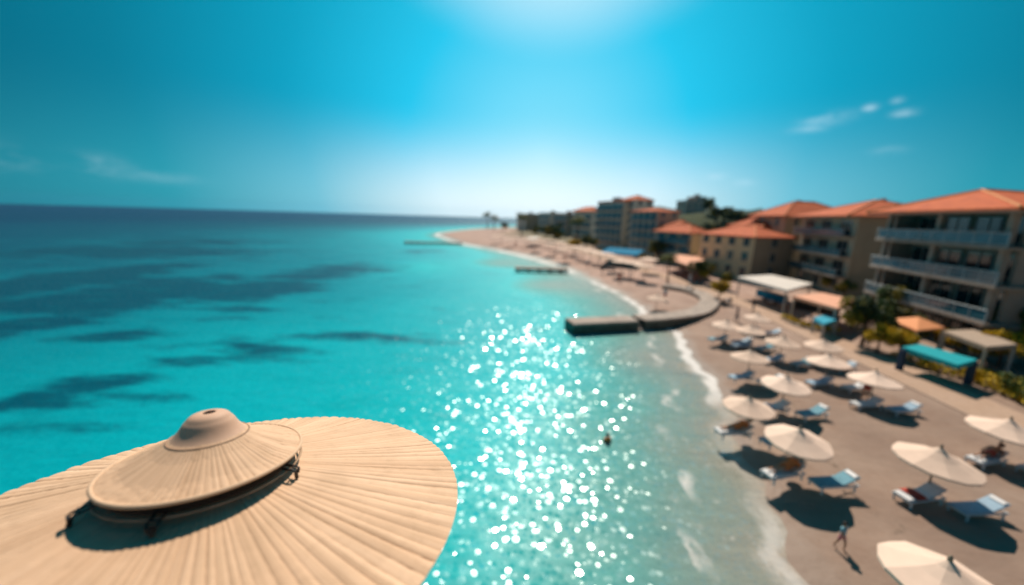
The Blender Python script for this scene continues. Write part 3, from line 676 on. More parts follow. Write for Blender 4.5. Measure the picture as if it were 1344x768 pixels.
# boulders along its sea side
bo=MB()
def boulder(name,loc,s,lab,group):
    bm=bmesh.new(); bmesh.ops.create_icosphere(bm,subdivisions=2,radius=1)
    for v in bm.verts: v.co*=(1+rng.uniform(-.18,.18)); v.co.z*=.65
    me=bpy.data.meshes.new(name); bm.to_mesh(me); bm.free(); me.materials.append(M_rock); o=bpy.data.objects.new(name,me); COL.objects.link(o); o.location=loc; o.scale=(s,s*.8,s); tag(o,lab,'rock',group); return o
for i in range(7):
    q=P(838+rng.uniform(-7,7),425+rng.uniform(-3,4),0); boulder('boulder',(q.x,q.y,.05),rng.uniform(.3,.55),'grey boulder tumbled in the gap of the breakwater steps','boulders in the breakwater gap')
def jetty(x0,y0,x1,y1,w,lab,zt=.95):
    A=P(x0,y0,zt); B=P(x1,y1,zt); t=empty('jetty',(B.x,B.y,0),0,lab,'jetty'); n=(B-A).length; d=(B-A)/n; a=math.atan2(d.y,d.x)
    M=Matrix.Translation((A.x,A.y,0))@Matrix.Rotation(a,4,'Z')
    b=MB(); k=0; s=.5
    while k<n: b.box(k,min(k+s*.9,n),-w/2,w/2,zt-.08,zt,M=M); k+=s
    rel(b.build('deck',M_conc),t)
    k=.6
    c=0
    while k<n and c<12:
        for sy in (-1,1):
            q=M@Vector((k,sy*(w/2-.1),0)); rel(MB().tube([(q.x,q.y,-3),(q.x,q.y,zt-.08)],.16,8).build('pile',M_wetconc),t)
        k+=max(2.2,n/10); c+=1
    b=MB(); b.box(0,n,-w/2+.05,w/2-.05,zt-.45,zt-.085,M=M); rel(b.build('beam',M_wetconc),t)
jetty(676,350.5,745,352.5,2.4,'short dark jetty on the far beach, the nearer of the two beyond the breakwater')
jetty(531,317,607,318.5,2.6,'long thin dark jetty reaching left into the sea at the end of the beach')

# ------------------------------------------------------------------ pavilions and awnings
def awning(name,quad,z,mtop,label,cat,peak=0.0,thick=.16,drop=None,posts=True,pm=M_frame,group=None):
    q=[P(x,y,z) for x,y in quad]; c=sum(q,Vector())/4; t=empty(name,(c.x,c.y,GZ),0,label,cat,group)
    loc=[Vector((p.x-c.x,p.y-c.y)) for p in q]; zz=z-GZ; b=MB()
    if peak:
        vs=[(p.x,p.y,zz) for p in loc]+[(0,0,zz+peak)]+[(p.x,p.y,zz-thick) for p in loc]
        b.add(vs,[(0,1,4),(1,2,4),(2,3,4),(3,0,4)]+[(i,5+i,5+(i+1)%4,(i+1)%4) for i in range(4)]+[(5,6,7,8)])
    else:
        b.prism(loc,zz-thick,zz)
    b.build('roof',mtop,t,bevel=.03)
    if not peak:
        # scalloped valance hanging from the edge
        v=MB()
        for i in range(4):
            a=loc[i];e=loc[(i+1)%4]; n=max(3,int((e-a).length/.4)); nn=Vector(((e-a).y,-(e-a).x)).normalized()*.02
            vs=[]
            for k in range(n*2+1):
                p=a+(e-a)*k/(n*2)+nn*(1 if True else 0); vs+= [(p.x,p.y,zz-thick*.5),(p.x,p.y,zz-thick-.14-(.07 if k%2 else 0))]
            v.add(vs,[(2*k,2*k+1,2*k+3,2*k+2) for k in range(n*2)])
        v.build('valance',mtop,t)
    if posts:
        for p in loc:
            s=p*.93; MB().box(s.x-.07,s.x+.07,s.y-.07,s.y+.07,0,zz-thick).build('post',pm,t)
    return t
awning('pavilion',[(968,363),(1012,360.5),(1067,372),(1034,381)],3.6,mat('white_membrane',(.72,.66,.60),.7,.05,2),'large flat white-roofed beach pavilion open on all sides, in front of the tan hotel wall','pavilion')
awning('awning',[(1040,388),(1079,384),(1126,394),(1099,404.5)],3.3,M_pinkcanvas,'salmon-coloured flat awning on posts over the terrace behind the curved flower bed','awning')
awning('gazebo',[(1168,418.5),(1205,415.5),(1241,430),(1204,434)],3.0,M_orcanvas,'small orange pyramid-roofed gazebo in the hotel garden','gazebo',peak=.55)
awning('pergola',[(1238,434),(1283,432),(1336,452),(1296,455)],3.0,M_greycanvas,'flat grey-beige pergola roof below the big balcony hotel','pergola')
awning('shade_sail',[(1184,455),(1207,451.5),(1284,472),(1258,479)],2.4,M_teal,'long flat teal sun shade at the back edge of the near beach','sun shade',posts=False)
awning('awning',[(872,337),(910,331.5),(930,345),(909,350)],3.6,M_pinkcanvas,'pale salmon awning over the cafe between the palm and the beach villa','awning')
awning('awning',[(786,331),(800,324.5),(846,328),(836,335)],3.6,M_counter,'blue awning at the foot of the tall apartment block','awning')
awning('awning',[(1068,417),(1085,412),(1100,419),(1082,425)],2.2,mat('bright_blue_canvas',(.03,.38,.55),.7,.06,3),'small bright blue awning under the salmon terrace awning','awning')
awning('awning',[(690,311.5),(705,310.5),(712,313),(697,314)],3.6,mat('white_membrane',(.7,.6,.5),.7,.05,2),'small white awning on the far beach below the distant blocks','awning')
# posts of the teal shade (two stout legs)
ts=[o for o in bpy.data.objects if o.name.startswith('shade_sail')][0]
for dx in (-1.3,1.3): MB().box(dx-.16,dx+.16,-.16-dx*.8,.16-dx*.8,0,1.64).build('post',M_navy,ts)
# bar counters
def bar(name,px0,px1,py0,py1,m,lab,h=1.1):
    A=P(px0,py0);B=P(px1,py1); d=(B-A); n=d.length; t=empty(name,A,math.atan2(d.y,d.x),lab,'bar counter')
    MB().box(0,n,0,.6,0,h-.06).build('front_panel',m,t); MB().box(-.06,n+.06,-.08,.68,h-.06,h).build('counter_top',M_pole,t,bevel=.01)
bar('bar_counter',992,1028,388,399,M_counter,'blue-fronted bar counter under the white pavilion')
bar('bar_counter',1040,1098,404,416,M_dark,'dark wooden bar counter under the salmon terrace awning')
# curved flower bed
def bed(px,w,h,mk,ml,label,cat,seed):
    pth=catmull([tuple(P(x,y)[:2]) for x,y in px],6); c=pth[len(pth)//2]; t=empty('flower_bed' if cat=='flower bed' else 'hedge',(c[0],c[1],GZ),0,label,cat)
    if mk: rel(strip(pth,w,GZ+.28,z0=GZ-.1,taper=0).build('kerb',[mk,mk]),t)
    r=random.Random(seed); b=MB(); L=0
    for i in range(len(pth)-1):
        a=pth[i];e=pth[i+1];d=e-a;ln=np.linalg.norm(d);nn=np.array([-d[1],d[0]])/ln
        for k in range(int(ln*w*(160 if h>.6 else 110))):
            s=r.random();o=(r.random()-.5); q=a+d*s+nn*o*w*.95; top=h*(1-.5*(abs(o)*2)**3); z=GZ+.1+top*(r.random()**.4)
            sz=.09+.06*r.random(); u=Vector((r.gauss(0,1),r.gauss(0,1),r.gauss(0,.6))).normalized(); v=u.cross(Vector((r.gauss(0,1),r.gauss(0,1),r.gauss(0,1)))).normalized(); p=Vector((q[0],q[1],z))
            b.add([p-u*sz,p+v*sz*.6,p+u*sz,p-v*sz*.6],[(0,1,2,3)],r.choice((0,0,1)))
    rel(b.build('foliage',ml),t); return t
bed([(1030,419),(1045,427),(1072,435),(1100,438.5)],1.0,.55,M_conc,[M_gold,M_leafY],'curved bed of yellow flowers edged with a low kerb, below the salmon terrace','flower bed',1)
bed([(1195,478),(1215,479),(1245,488),(1300,502),(1344,520),(1400,545)],3.4,.6,None,[M_gold,M_leafY],'long low golden hedge running behind the teal sun shade to the right edge','hedge',2)
bed([(1306,512),(1328,518),(1350,530),(1400,555)],1.7,1.25,None,[M_leafM,M_leafY],'rounded clipped dark green hedge at the right edge of the beach','hedge',3)
bed([(783,331.5),(800,333),(860,343)],1.2,1.0,None,[M_leafY,M_gold],'yellow-green hedge behind the umbrellas of the far beach','hedge',4)

# ------------------------------------------------------------------ cafe furniture
def make_table():
    t=empty('cafe_table'); MB().lathe([(.001,.75),(.40,.75),(.40,.72),(.001,.72)],20).build('tabletop',M_white,t); MB().lathe([(.28,0),(.28,.03),(.04,.06),(.035,.72)],14).build('stand',M_steel,t); return t
def make_chair():
    t=empty('cafe_chair'); MB().box(-.22,.22,-.22,.22,.42,.46).build('seat',M_dark,t,bevel=.01)
    MB().box(-.22,.22,.19,.23,.50,.88).build('backrest',M_dark,t,bevel=.01)
    for sx in(-.2,.2):
        for sy in (-.2,.2): MB().box(sx-.02,sx+.02,sy-.02,sy+.02,0,.42 if sy<0 else .88).build('leg',M_steel,t)
    return t
T0=make_table();C0=make_chair();tn=cn=0
wh=['below the round golden bush','at the back of the pavilion terrace','under the salmon awning, left end','under the salmon awning, right end','beside the promenade behind the breakwater','in the palm cafe, sea side']
for i,(px,py) in enumerate([(953,401),(1010,402),(1063,424),(1092,428),(905,384),(893,362)]):
    p=P(px,py); o=T0 if i==0 else copy_tree(T0); place(o,(p.x,p.y,GZ),0,1,'round white cafe table '+wh[i],'cafe tables along the promenade'); o['category']='table'
    for j in range(2):
        a=.6+j*math.pi+i; o=C0 if cn==0 else copy_tree(C0); cn+=1
        place(o,(p.x+.72*math.cos(a),p.y+.72*math.sin(a),GZ),a-math.pi/2,1,'dark cafe chair, %s side of the table %s'%('near' if math.sin(a)<0 else 'far',wh[i]),'cafe chairs along the promenade'); o['category']='chair'

# ------------------------------------------------------------------ trees
def make_tree(h,cr,ch,nleaf,mats,seed,leaf=.16,name='broadleaf_tree',trunkfrac=.45,lobes=9):
    r=random.Random(seed); t=empty(name); tb=MB(); th=h*trunkfrac
    tb.tube([(0,0,-.2),(.03*h*.3,0,th*.5),(0.0,.02,th),(.02,.05,h*.8)],[.035*h,.028*h,.022*h,.008*h],8)
    ls=[]
    for i in range(lobes):
        a=2*math.pi*i/lobes*1.7+r.random(); rr=cr*r.uniform(.15,.72); z=h-ch*r.uniform(.25,.85); s=cr*r.uniform(.30,.52); ls.append((Vector((rr*math.cos(a),rr*math.sin(a),z)),s,r.choice((0,0,1,1,2))))
        tb.tube([(0,0,th*r.uniform(.8,1.0)),(rr*.5*math.cos(a),rr*.5*math.sin(a),(th+z)/2),(rr*math.cos(a),rr*math.sin(a),z)],[.014*h,.009*h,.004*h],6)
    tb.build('trunk',M_bark,t,smooth=True)
    b=MB()
    for i in range(nleaf):
        c,s,mi=r.choice(ls); d=Vector((r.gauss(0,1),r.gauss(0,1),r.gauss(0,.8))).normalized(); p=c+d*s*(r.random()**.35)*Vector((1,1,.75)).length/1.6
        sz=leaf*r.uniform(.6,1.3); u=Vector((r.gauss(0,1),r.gauss(0,1),r.gauss(0,.5))).normalized(); v=u.cross(Vector((r.gauss(0,1),r.gauss(0,1),r.gauss(0,1)))).normalized()
        b.add([p-u*sz,p+v*sz*.55,p+u*sz,p-v*sz*.55],[(0,1,2,3)],mi if r.random()<.8 else r.choice((0,1,2)))
    b.build('crown',mats,t); return t
def make_palm(seed,h=6.0):
    r=random.Random(seed); t=empty('palm_tree'); MB().tube([(0,0,-.2),(.1,0,h*.35),(.22,.05,h*.7),(.25,.1,h)],[.24,.17,.15,.17],10).build('trunk',M_bark,t,smooth=True)
    b=MB(); nf=26
    for i in range(nf):
        a=2*math.pi*i/nf*2.6+r.random()*.3; el=r.uniform(-.3,1.1); L=r.uniform(2.0,2.7); p=Vector((.25,.1,h)); d=Vector((math.cos(a)*math.cos(el),math.sin(a)*math.cos(el),math.sin(el))); sd=Vector((-math.sin(a),math.cos(a),0)); K=9; pts=[p]
        for k in range(K): d=(d+Vector((0,0,-.17))).normalized(); pts.append(pts[-1]+d*L/K)
        for k in range(1,K+1):
            w=.55*math.sin(math.pi*min(1,(k+1)/(K+2)))
            q=pts[k];dd=(pts[k]-pts[k-1])
            for sg in(-1,1):
                for m in range(2):
                    o=q-dd*m*.5; b.add([o,o+dd*.25,o+sd*sg*w+dd*.9-Vector((0,0,w*.45)),o+sd*sg*w*.6+dd*.4-Vector((0,0,w*.2))],[(0,1,2,3)],r.choice((0,1,0)))
        b.tube(pts,[.03]+[.02]*(K-1)+[.006],4,0)
    b.build('crown',[M_leafM,M_leafY],t); return t
GREEN=[M_leafD,M_leafM,M_leafY]; OLIVE=[M_leafM,M_leafY,M_leafD]; GOLD=[M_leafY,M_gold,M_leafO]
TA=make_tree(6,2.6,4,5200,GREEN,1); TB=make_tree(5,2.2,3.4,4600,OLIVE,2); TC=make_tree(3.0,1.35,1.7,4200,GOLD,3,leaf=.10,name='golden_tree',trunkfrac=.5); TD=make_palm(4); TE=make_palm(9,4.6)
cnt={}
def plant(proto,px,py,sc,lab,cat='tree',group=None,xyz=None,rz=None):
    p=P(px,py) if xyz is None else Vector(xyz)
    if xyz is None: p.z=float(land_z(p.x,p.y)[0])
    o=proto if proto not in cnt else copy_tree(proto); cnt[proto]=1
    place(o,p,rng.uniform(0,6.28) if rz is None else rz,sc,lab,group); o['category']=cat; return o
plant(TC,943,396,1.0,'round golden-topped little tree on the promenade behind the breakwater bend')
plant(TD,876,372,.8,'palm with yellowish fronds beside the promenade end of the breakwater','palm tree')
plant(TB,917,372,.9,'olive-green tree in front of the cream beach villa')
plant(TB,926,368,.75,'lower olive-green tree right beside the villa corner')
plant(TA,1130,455,.78,'dark leafy tree with the person in pink under it')
plant(TB,1152,440,.85,'yellow-green tree between the salmon awning and the orange gazebo')
plant(TA,1185,452,.55,'low dark tree beneath the orange gazebo')
plant(TA,1168,428,.8,'dark tree at the foot of the round-balcony hotel')
plant(TB,1330,472,1.0,'olive tree at the right edge below the big hotel')
plant(TA,1385,490,.9,'dark tree cut by the right edge in front of the big hotel')
plant(TB,1255,462,.45,'yellow-green shrub tree between the gazebo and the pergola')
plant(TC,1235,462,.7,'golden bush under the orange gazebo corner')
for i,(px,py,pr,sc,lb) in enumerate([(640,300,TD,1.5,'tallest distant palm at the very end of the beach'),(648,301,TE,1.5,'second distant palm at the end of the beach'),(662,303,TB,1.0,'distant tree at the left foot of the farthest block'),(684,309,TD,1.35,'distant palm in front of the farthest block'),(716,313,TB,.9,'distant olive tree right of the small white awning'),(726,318,TB,1.25,'distant olive tree with a yellow cast below the rose blocks'),(733,319,TB,.8,'smaller distant tree below the rose blocks'),(757,322,TD,1.25,'distant palm in front of the blue-balcony block'),(768,327,TA,.6,'dark tree at the corner of the blue-balcony block'),(779,328,TA,.5,'low dark tree left of the yellow hedge'),(863,345,TA,.7,'dark tree between the blue awning and the palm'),(704,312,TB,1.0,'distant olive tree above the far umbrellas')]):
    plant(pr,px,py,sc*1.45,lb,'palm tree' if pr in (TD,TE) else 'tree')
for px,py,pr,sc,lb in ((1062,372,TA,.75,'dark tree behind the white pavilion at the foot of the tan block'),(1088,384,TB,.8,'olive tree behind the salmon awning'),(1105,392,TB,.6,'small olive tree at the right end of the salmon awning'),(1200,452,TB,.5,'low yellow-green bush tree between the dark tree and the gazebo'),(1290,476,TB,.5,'low yellow-green bush tree under the grey pergola'),(1310,482,TC,1.0,'golden bush at the right end of the grey pergola'),(897,356,TB,.55,'low olive tree under the pale salmon cafe awning'),(952,380,TA,.5,'small dark tree between the villa and the white pavilion'),(1150,465,TC,.9,'golden bush in front of the dark leafy tree'),(1178,470,TC,.8,'golden bush left of the teal sun shade')): plant(pr,px,py,sc,lb)
# golden shrubs on the far beach
plant(TC,753,334,1.6,'small golden tree standing on the far beach')
hill=[(883,285,150),(893,288,150),(903,290,145),(912,292,140),(922,291,140),(932,286,160),(941,279,175),(950,280,178),(958,283,170),(968,284,170),(978,284,170),(985,285,165),(930,277,190),(990,290,150),(948,288,150),(1002,286,175)]
hw=['leftmost','second from left','third from left','fourth from left','fifth from left','sixth from left','seventh from left','eighth from left','ninth from left','tenth from left','eleventh from left','twelfth from left','behind the others near the ruinlike block','thirteenth from left','fourteenth from left','rightmost']
hsort=sorted(range(len(hill)),key=lambda i:hill[i][0])
for r_,i in enumerate(hsort):
    px,py,Y=hill[i]; q=PY(px,py,Y); z=float(land_z(q.x,q.y)[0])
    word=['leftmost','second','third','fourth','fifth','sixth','seventh','eighth','ninth','tenth','eleventh','twelfth','thirteenth','fourteenth','fifteenth','rightmost'][r_]
    plant(TA if r_%3 else TB,0,0,1.15+.3*rng.random(),'%s from the left of the dark trees on the hill behind the roofs'%word if word not in('leftmost','rightmost') else '%s of the dark trees on the hill behind the roofs'%word,'tree','dark trees on the hill behind the roofs',xyz=(q.x,q.y,z-.2))

# ------------------------------------------------------------------ buildings
def building(name,label,corner,rz,Ln,W,eave,wall,swall=None,fl=3.1,west=(4,),south=(2,),bal=False,roof='hip',rise=2.4,over=.8,glass=M_glass,base=None,g0=1.0,parapet=M_roof,nobal0=True,winh=1.5,winw=1.2,group=None,railm=M_rail):
    """local frame: origin at near seaward corner; the sea front runs along +y at x=0, the near side runs along +x at y=0"""
    z0=GZ if base is None else base
    t=empty(name,(corner[0],corner[1],z0),rz,label,'building',group); hh=eave-z0; n=max(1,int(round((hh-.4)/fl))); fh=hh/n
    b=MB()
    b.box(0,W,0,Ln,-.5,hh)
    wo=b.build('wall',wall,t)
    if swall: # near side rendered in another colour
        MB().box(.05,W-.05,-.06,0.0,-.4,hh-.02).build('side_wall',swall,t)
    ys=-.06 if swall else 0
    def win(x,y,z,w,h,face):
        f=MB(); g=MB(); e=.06
        if face=='w':
            for a in ((y-w/2-e,y-w/2,z-e,z+h+e),(y+w/2,y+w/2+e,z-e,z+h+e),(y-w/2,y+w/2,z-e,z),(y-w/2,y+w/2,z+h,z+h+e),(y-.02,y+.02,z,z+h)): f.box(-.07,.02,a[0],a[1],a[2],a[3])
            g.box(-.02,.01,y-w/2,y+w/2,z,z+h); f.box(-.14,.01,y-w/2-.1,y+w/2+.1,z-e-.05,z-e-.002)
        else:
            for a in ((x-w/2-e,x-w/2,z-e,z+h+e),(x+w/2,x+w/2+e,z-e,z+h+e),(x-w/2,x+w/2,z-e,z),(x-w/2,x+w/2,z+h,z+h+e),(x-.02,x+.02,z,z+h)): f.box(a[0],a[1],ys-.07,ys+.02,a[2],a[3])
            g.box(x-w/2,x+w/2,ys-.02,ys+.01,z,z+h); f.box(x-w/2-.1,x+w/2+.1,ys-.14,ys+.01,z-e-.05,z-e-.002)
        fo=f.build('window',M_frame,t); g.build('pane',glass,fo)
    nw=west[0]
    for k in range(n):
        zb=k*fh
        for i in range(nw):
            y=(i+.5)*Ln/nw
            if bal and (k>0 or not nobal0): win(0,y,zb+.12,min(Ln/nw*.62,2.6),2.15,'w')
            else: win(0,y,zb+g0,winw,winh,'w')
        for i in range(south[0]): win((i+.5)*W/south[0],0,zb+g0,winw*.9,winh,'s')
        if bal and (k>0 or not nobal0):
            dpt=bal
            s=MB(); s.box(-dpt,-.003,.15,Ln-.15,zb-.16,zb+.02); so=s.build('balcony',M_slab,t,bevel=.02)
            r=MB(); r.box(-dpt+.03,-dpt+.08,.2,Ln-.2,zb+.98,zb+1.06); r.box(-dpt+.04,-.01,.2,.25,zb+.98,zb+1.06); r.box(-dpt+.04,-.01,Ln-.25,Ln-.2,zb+.98,zb+1.06)
            m=int(Ln/1.3)
            for i in range(m+1): yy=.22+(Ln-.44)*i/m; r.box(-dpt+.035,-dpt+.075,yy-.02,yy+.02,zb+.02,zb+.98)
            r.build('railing',railm,so)
            p=MB(); p.box(-dpt+.045,-dpt+.06,.25,Ln-.25,zb+.10,zb+.92); p.build('glass_panel',M_bglass,so)
    if roof=='hip':
        o=over; x0,x1,y0,y1=-o-(bal or 0)*.7,W+o,-o,Ln+o; cx=(x0+x1)/2; cy0=y0+min((x1-x0)/2,(y1-y0)/2-.01); cy1=y1-min((x1-x0)/2,(y1-y0)/2-.01)
        if (x1-x0)>(y1-y0): cy0=cy1=(y0+y1)/2; cxa=x0+(y1-y0)/2; cxb=x1-(y1-y0)/2
        else: cxa=cxb=cx
        zt=hh+rise; vs=[(x0,y0,hh),(x1,y0,hh),(x1,y1,hh),(x0,y1,hh),(cxa,cy0,zt),(cxb,cy1,zt),(x0,y0,hh-.18),(x1,y0,hh-.18),(x1,y1,hh-.18),(x0,y1,hh-.18)]
        if cxa==cxb: fs=[(0,1,4),(1,2,5,4),(2,3,5),(3,0,4,5)]
        else: fs=[(0,1,5,4),(1,2,5),(2,3,4,5),(3,0,4)]
        rf=MB(); rf.add(vs,fs+[(0,6,7,1),(1,7,8,2),(2,8,9,3),(3,9,6,0)]); ro=rf.build('roof',M_roof,t)
        MB().box(x0+.06,x1-.06,y0+.06,y1-.06,hh-.30,hh-.185).build('soffit',M_slab,t)
        rd=MB()
        for i,j in (((0,4),(1,4),(2,5),(3,5),(4,5)) if cxa==cxb else ((0,4),(3,4),(1,5),(2,5),(4,5))):
            a=Vector(vs[i]);e=Vector(vs[j])
            if (a-e).length>.1: rd.tube([a+Vector((0,0,.04)),e+Vector((0,0,.05))],.10,6)
        rd.build('ridge_tiles',mat('pale_ridge_tile',(.72,.30,.13),.8,.15,2),ro)
        if rise>1.5: 
            cc=MB(); cc.box(cxa+1.2,cxa+1.8,(cy0+cy1)/2+.6,(cy0+cy1)/2+1.2,hh+rise*.4,zt+.35); cc.build('chimney',wall,ro)
    else:
        pr=MB(); 
        for a in ((-.12,W+.12,-.12,.18),(-.12,W+.12,Ln-.18,Ln+.12)): pr.box(a[0],a[1],a[2],a[3],hh,hh+.55)
        for a in ((-.12,.18,.18,Ln-.18),(W-.18,W+.12,.18,Ln-.18)): pr.box(a[0],a[1],a[2],a[3],hh,hh+.55)
        pr.build('parapet',parapet,t); MB().box(.18,W-.18,.18,Ln-.18,hh-.01,hh+.06).build('roof',M_slab,t)
        MB().box(W*.35,W*.35+2.6,Ln*.45,Ln*.45+2.2,hh+.06,hh+1.9).build('stair_house',wall,t)
    return t,n,fh
# A: balcony hotel at the right (deep loggias between slanted-looking pillars)
def hotel_A():
    Cn=Vector((39.2,28.6)); rz=-math.atan2(3.4,13.2); Ln=14.0; W=11.0; hh=12.75-GZ; fh=3.06
    t=empty('balcony_hotel',(Cn.x,Cn.y,GZ),rz,'big four-storey hotel with long white-railed balconies and an orange hipped roof, at the right edge','building')
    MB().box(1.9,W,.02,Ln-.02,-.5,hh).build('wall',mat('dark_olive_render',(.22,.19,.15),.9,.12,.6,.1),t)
    for y0,y1 in ((0,.35),(Ln-.35,Ln)): MB().box(.1,1.9,y0+.003,y1-.003,-.5,hh-.01).build('end_wall',M_slab,t)
    for k in range(4):
        zb=k*fh+.03
        if k:
            s=MB(); y0=-.5; y1=Ln+1.0
            poly=[(-.1,y0),(-.1-1.15,y0),(-.1-1.15,y1-1.2),(-1.1,y1-.6),(-.8,y1-.15),(-.3,y1),(1.6,y1),(1.6,y0)]
            poly=[(1.88,y0),(1.88,Ln+.02),(1.2,y1-.05),(-.3,y1),(-.8,y1-.15),(-1.1,y1-.6),(-1.25,y1-1.2),(-1.25,y0)]
            s.prism(poly,zb-.24,zb); so=s.build('balcony',M_slab,t,bevel=.03)
            r=MB(); path=[(-1.2,y0+.05),(-1.2,y1-1.2),(-1.06,y1-.62),(-.78,y1-.2),(-.3,y1-.05),(1.2,y1-.1)]
            r.tube([(x,y,zb+1.08) for x,y in path],.055,6); 
            for i in range(len(path)-1):
                a=Vector(path[i]);e=Vector(path[i+1]); m=max(1,int((e-a).length/1.4))
                for j in range(m): q=a+(e-a)*j/m; r.box(q.x-.03,q.x+.03,q.y-.03,q.y+.03,zb,zb+1.03)
            r.box(-1.235,-1.165,y0+.05,y1-1.3,zb+.10,zb+.17); r.build('railing',M_rail,so)
            g=MB(); g.box(-1.205,-1.19,y0+.1,y1-1.25,zb+.2,zb+.98); g.build('glass_panel',M_bglass,so)
        # glazed doors set back in the shade of the loggia
        for j in range(4):
            y=.6+ (j+.5)*(Ln-1.2)/4; w=2.5; f=MB(); h=2.35
            for a in ((y-w/2-.08,y-w/2,0,h+.08),(y+w/2,y+w/2+.08,0,h+.08),(y-w/2,y+w/2,h,h+.08),(y-.03,y+.03,0,h)): f.box(1.80,1.92,a[0],a[1],zb+a[2],zb+a[3])
            fo=f.build('window',M_frame,t); MB().box(1.86,1.895,y-w/2,y+w/2,zb+.02,zb+h).build('pane',M_glass,fo)
        for j in range(3):
            y=.45+j*(Ln-.9)/2
            if k: MB().box(-.72,-.28,y-.22,y+.22,zb+.002,zb+fh-.245 if k<3 else hh-.19).build('pillar',M_slab,t,bevel=.02)
            else: MB().box(-.72,-.28,y-.22,y+.22,-.3,zb+fh-.245).build('pillar',M_slab,t)
        for j in range(3):
            x=3.5+j*4; f=MB()
            for a in ((x-.66,x-.6,0,1.5),(x+.6,x+.66,0,1.5),(x-.6,x+.6,1.44,1.5),(x-.6,x+.6,0,.06)): f.box(a[0],a[1],-.06,.04,zb+1+a[2],zb+1+a[3])
            fo=f.build('window',M_frame,t); MB().box(x-.6,x+.6,-.02,.01,zb+1.06,zb+2.44).build('pane',M_glass,fo)
    x0,x1,y0,y1=-2.0,W+.9,-1.6,Ln+1.3; half=(y1-y0)/2; zt=hh+2.0
    vs=[(x0,y0,hh),(x1,y0,hh),(x1,y1,hh),(x0,y1,hh),(3.0,8.6,zt),(3.4,8.6,zt)]; lo=[(x,y,hh-.2) for x,y,_ in vs[:4]]
    ro=MB().add(vs+lo,[(0,1,5,4),(1,2,5),(2,3,4,5),(3,0,4),(0,6,7,1),(1,7,8,2),(2,8,9,3),(3,9,6,0)]).build('roof',M_roof,t)
    rd=MB()
    for i,j in ((0,4),(3,4),(1,5),(2,5),(4,5)): rd.tube([Vector(vs[i])+Vector((0,0,.05)),Vector(vs[j])+Vector((0,0,.06))],.12,6)
    rd.build('ridge_tiles',mat('pale_ridge_tile',(.72,.30,.13),.8,.15,2),ro)
    MB().box(x0+.08,x1-.08,y0+.08,y1-.08,hh-.32,hh-.205).build('soffit',M_slab,t)
hotel_A()
def cx(px,Y): return PY(px,290,Y).x
def ez(px,py,Y): return PY(px,py,Y).z
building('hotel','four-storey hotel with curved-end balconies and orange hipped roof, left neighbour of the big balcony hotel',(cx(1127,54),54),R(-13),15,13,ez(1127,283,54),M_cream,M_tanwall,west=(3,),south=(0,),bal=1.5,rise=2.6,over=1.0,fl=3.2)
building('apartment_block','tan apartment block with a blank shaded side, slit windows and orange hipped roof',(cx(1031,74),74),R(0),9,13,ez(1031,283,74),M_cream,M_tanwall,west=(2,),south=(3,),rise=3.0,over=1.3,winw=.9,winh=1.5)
building('beach_villa','cream beach villa with arched-looking windows, a balcony and low red roof',(cx(995,66),66),R(15),13,9,ez(995,311,66),M_yellowwall,M_tanwall,west=(4,),south=(1,),rise=1.8,over=.5,fl=2.9,winw=1.3)
building('annex_house','low house behind the villa with a dull red hipped roof',(cx(1003,78),78),R(8),10,8,ez(1000,298,78),M_cream,west=(2,),south=(1,),rise=2.4,over=.5)
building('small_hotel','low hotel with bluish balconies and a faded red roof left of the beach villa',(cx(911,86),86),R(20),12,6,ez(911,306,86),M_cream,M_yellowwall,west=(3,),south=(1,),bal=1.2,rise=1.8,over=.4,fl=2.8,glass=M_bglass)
building('apartment_block','tan five-storey block with a thin red roof edge, right of the tallest block',(cx(862,106),106),R(20),11,8,ez(862,277,106),M_greywall,M_cream,west=(4,),south=(2,),bal=1.1,roof='hip',rise=.9,over=.3,fl=2.8,glass=M_bglass)
building('apartment_block','tallest grey-green apartment block with rows of balconies',(cx(817,128),128),R(20),16,5,ez(817,265,128),M_greywall,M_cream,west=(5,),south=(1,),bal=1.1,roof='flat',fl=2.9,glass=M_bglass)
building('stair_tower','dark stair tower with a red top, on the right of the tallest block',(cx(832,127),127),R(20),9,7.5,ez(840,262,127),M_greywall,None,west=(2,),south=(2,),roof='hip',rise=1.6,over=.15,fl=2.9)
building('apartment_block','blue-balcony block with a red roof, left of the tallest block',(cx(776,165),165),R(20),16,8,ez(776,277,165),M_greywall,M_greywall,west=(4,),south=(2,),bal=1.2,rise=2.0,over=.3,glass=M_bglass)
building('apartment_block','distant rose-coloured block, first left of the blue-balcony block',(cx(744,206),206),R(18),17,12,ez(744,281,206),M_rosewall,M_tanwall,west=(4,),south=(3,),bal=1.0,roof='flat',parapet=M_rosewall)
building('apartment_block','distant pale block, second left of the blue-balcony block',(cx(722,246),246),R(18),20,14,ez(722,280,246),M_greywall,None,west=(4,),south=(3,),bal=1.0,roof='flat',parapet=M_greywall,glass=M_bglass)
building('apartment_block','farthest grey block at the left end of the row',(cx(690,300),300),R(16),26,20,ez(690,281,300),M_greywall,M_tanwall,west=(5,),south=(4,),roof='flat',parapet=M_greywall)
q=PY(899,280,205); building('hill_house','pale ruinlike house on the hilltop behind the roofs, left part',(q.x,q.y),R(5),10,11,ez(899,264,205),M_rosewall,west=(2,),south=(3,),roof='flat',parapet=M_rosewall,base=float(land_z(q.x,q.y)[0])-1)
q=PY(910,280,207); building('hill_house','taller pale block of the hilltop house behind the roofs',(q.x,q.y),R(5),8,7,ez(910,259,207),M_rosewall,west=(2,),south=(2,),roof='flat',parapet=M_greywall,base=float(land_z(q.x,q.y)[0])-1)
q=PY(955,279,200); building('hill_house','low white house on the hill among the dark trees',(q.x,q.y),R(5),8,9,ez(955,276,200),M_cream,west=(2,),south=(3,),roof='flat',parapet=M_cream,base=float(land_z(q.x,q.y)[0])-1)
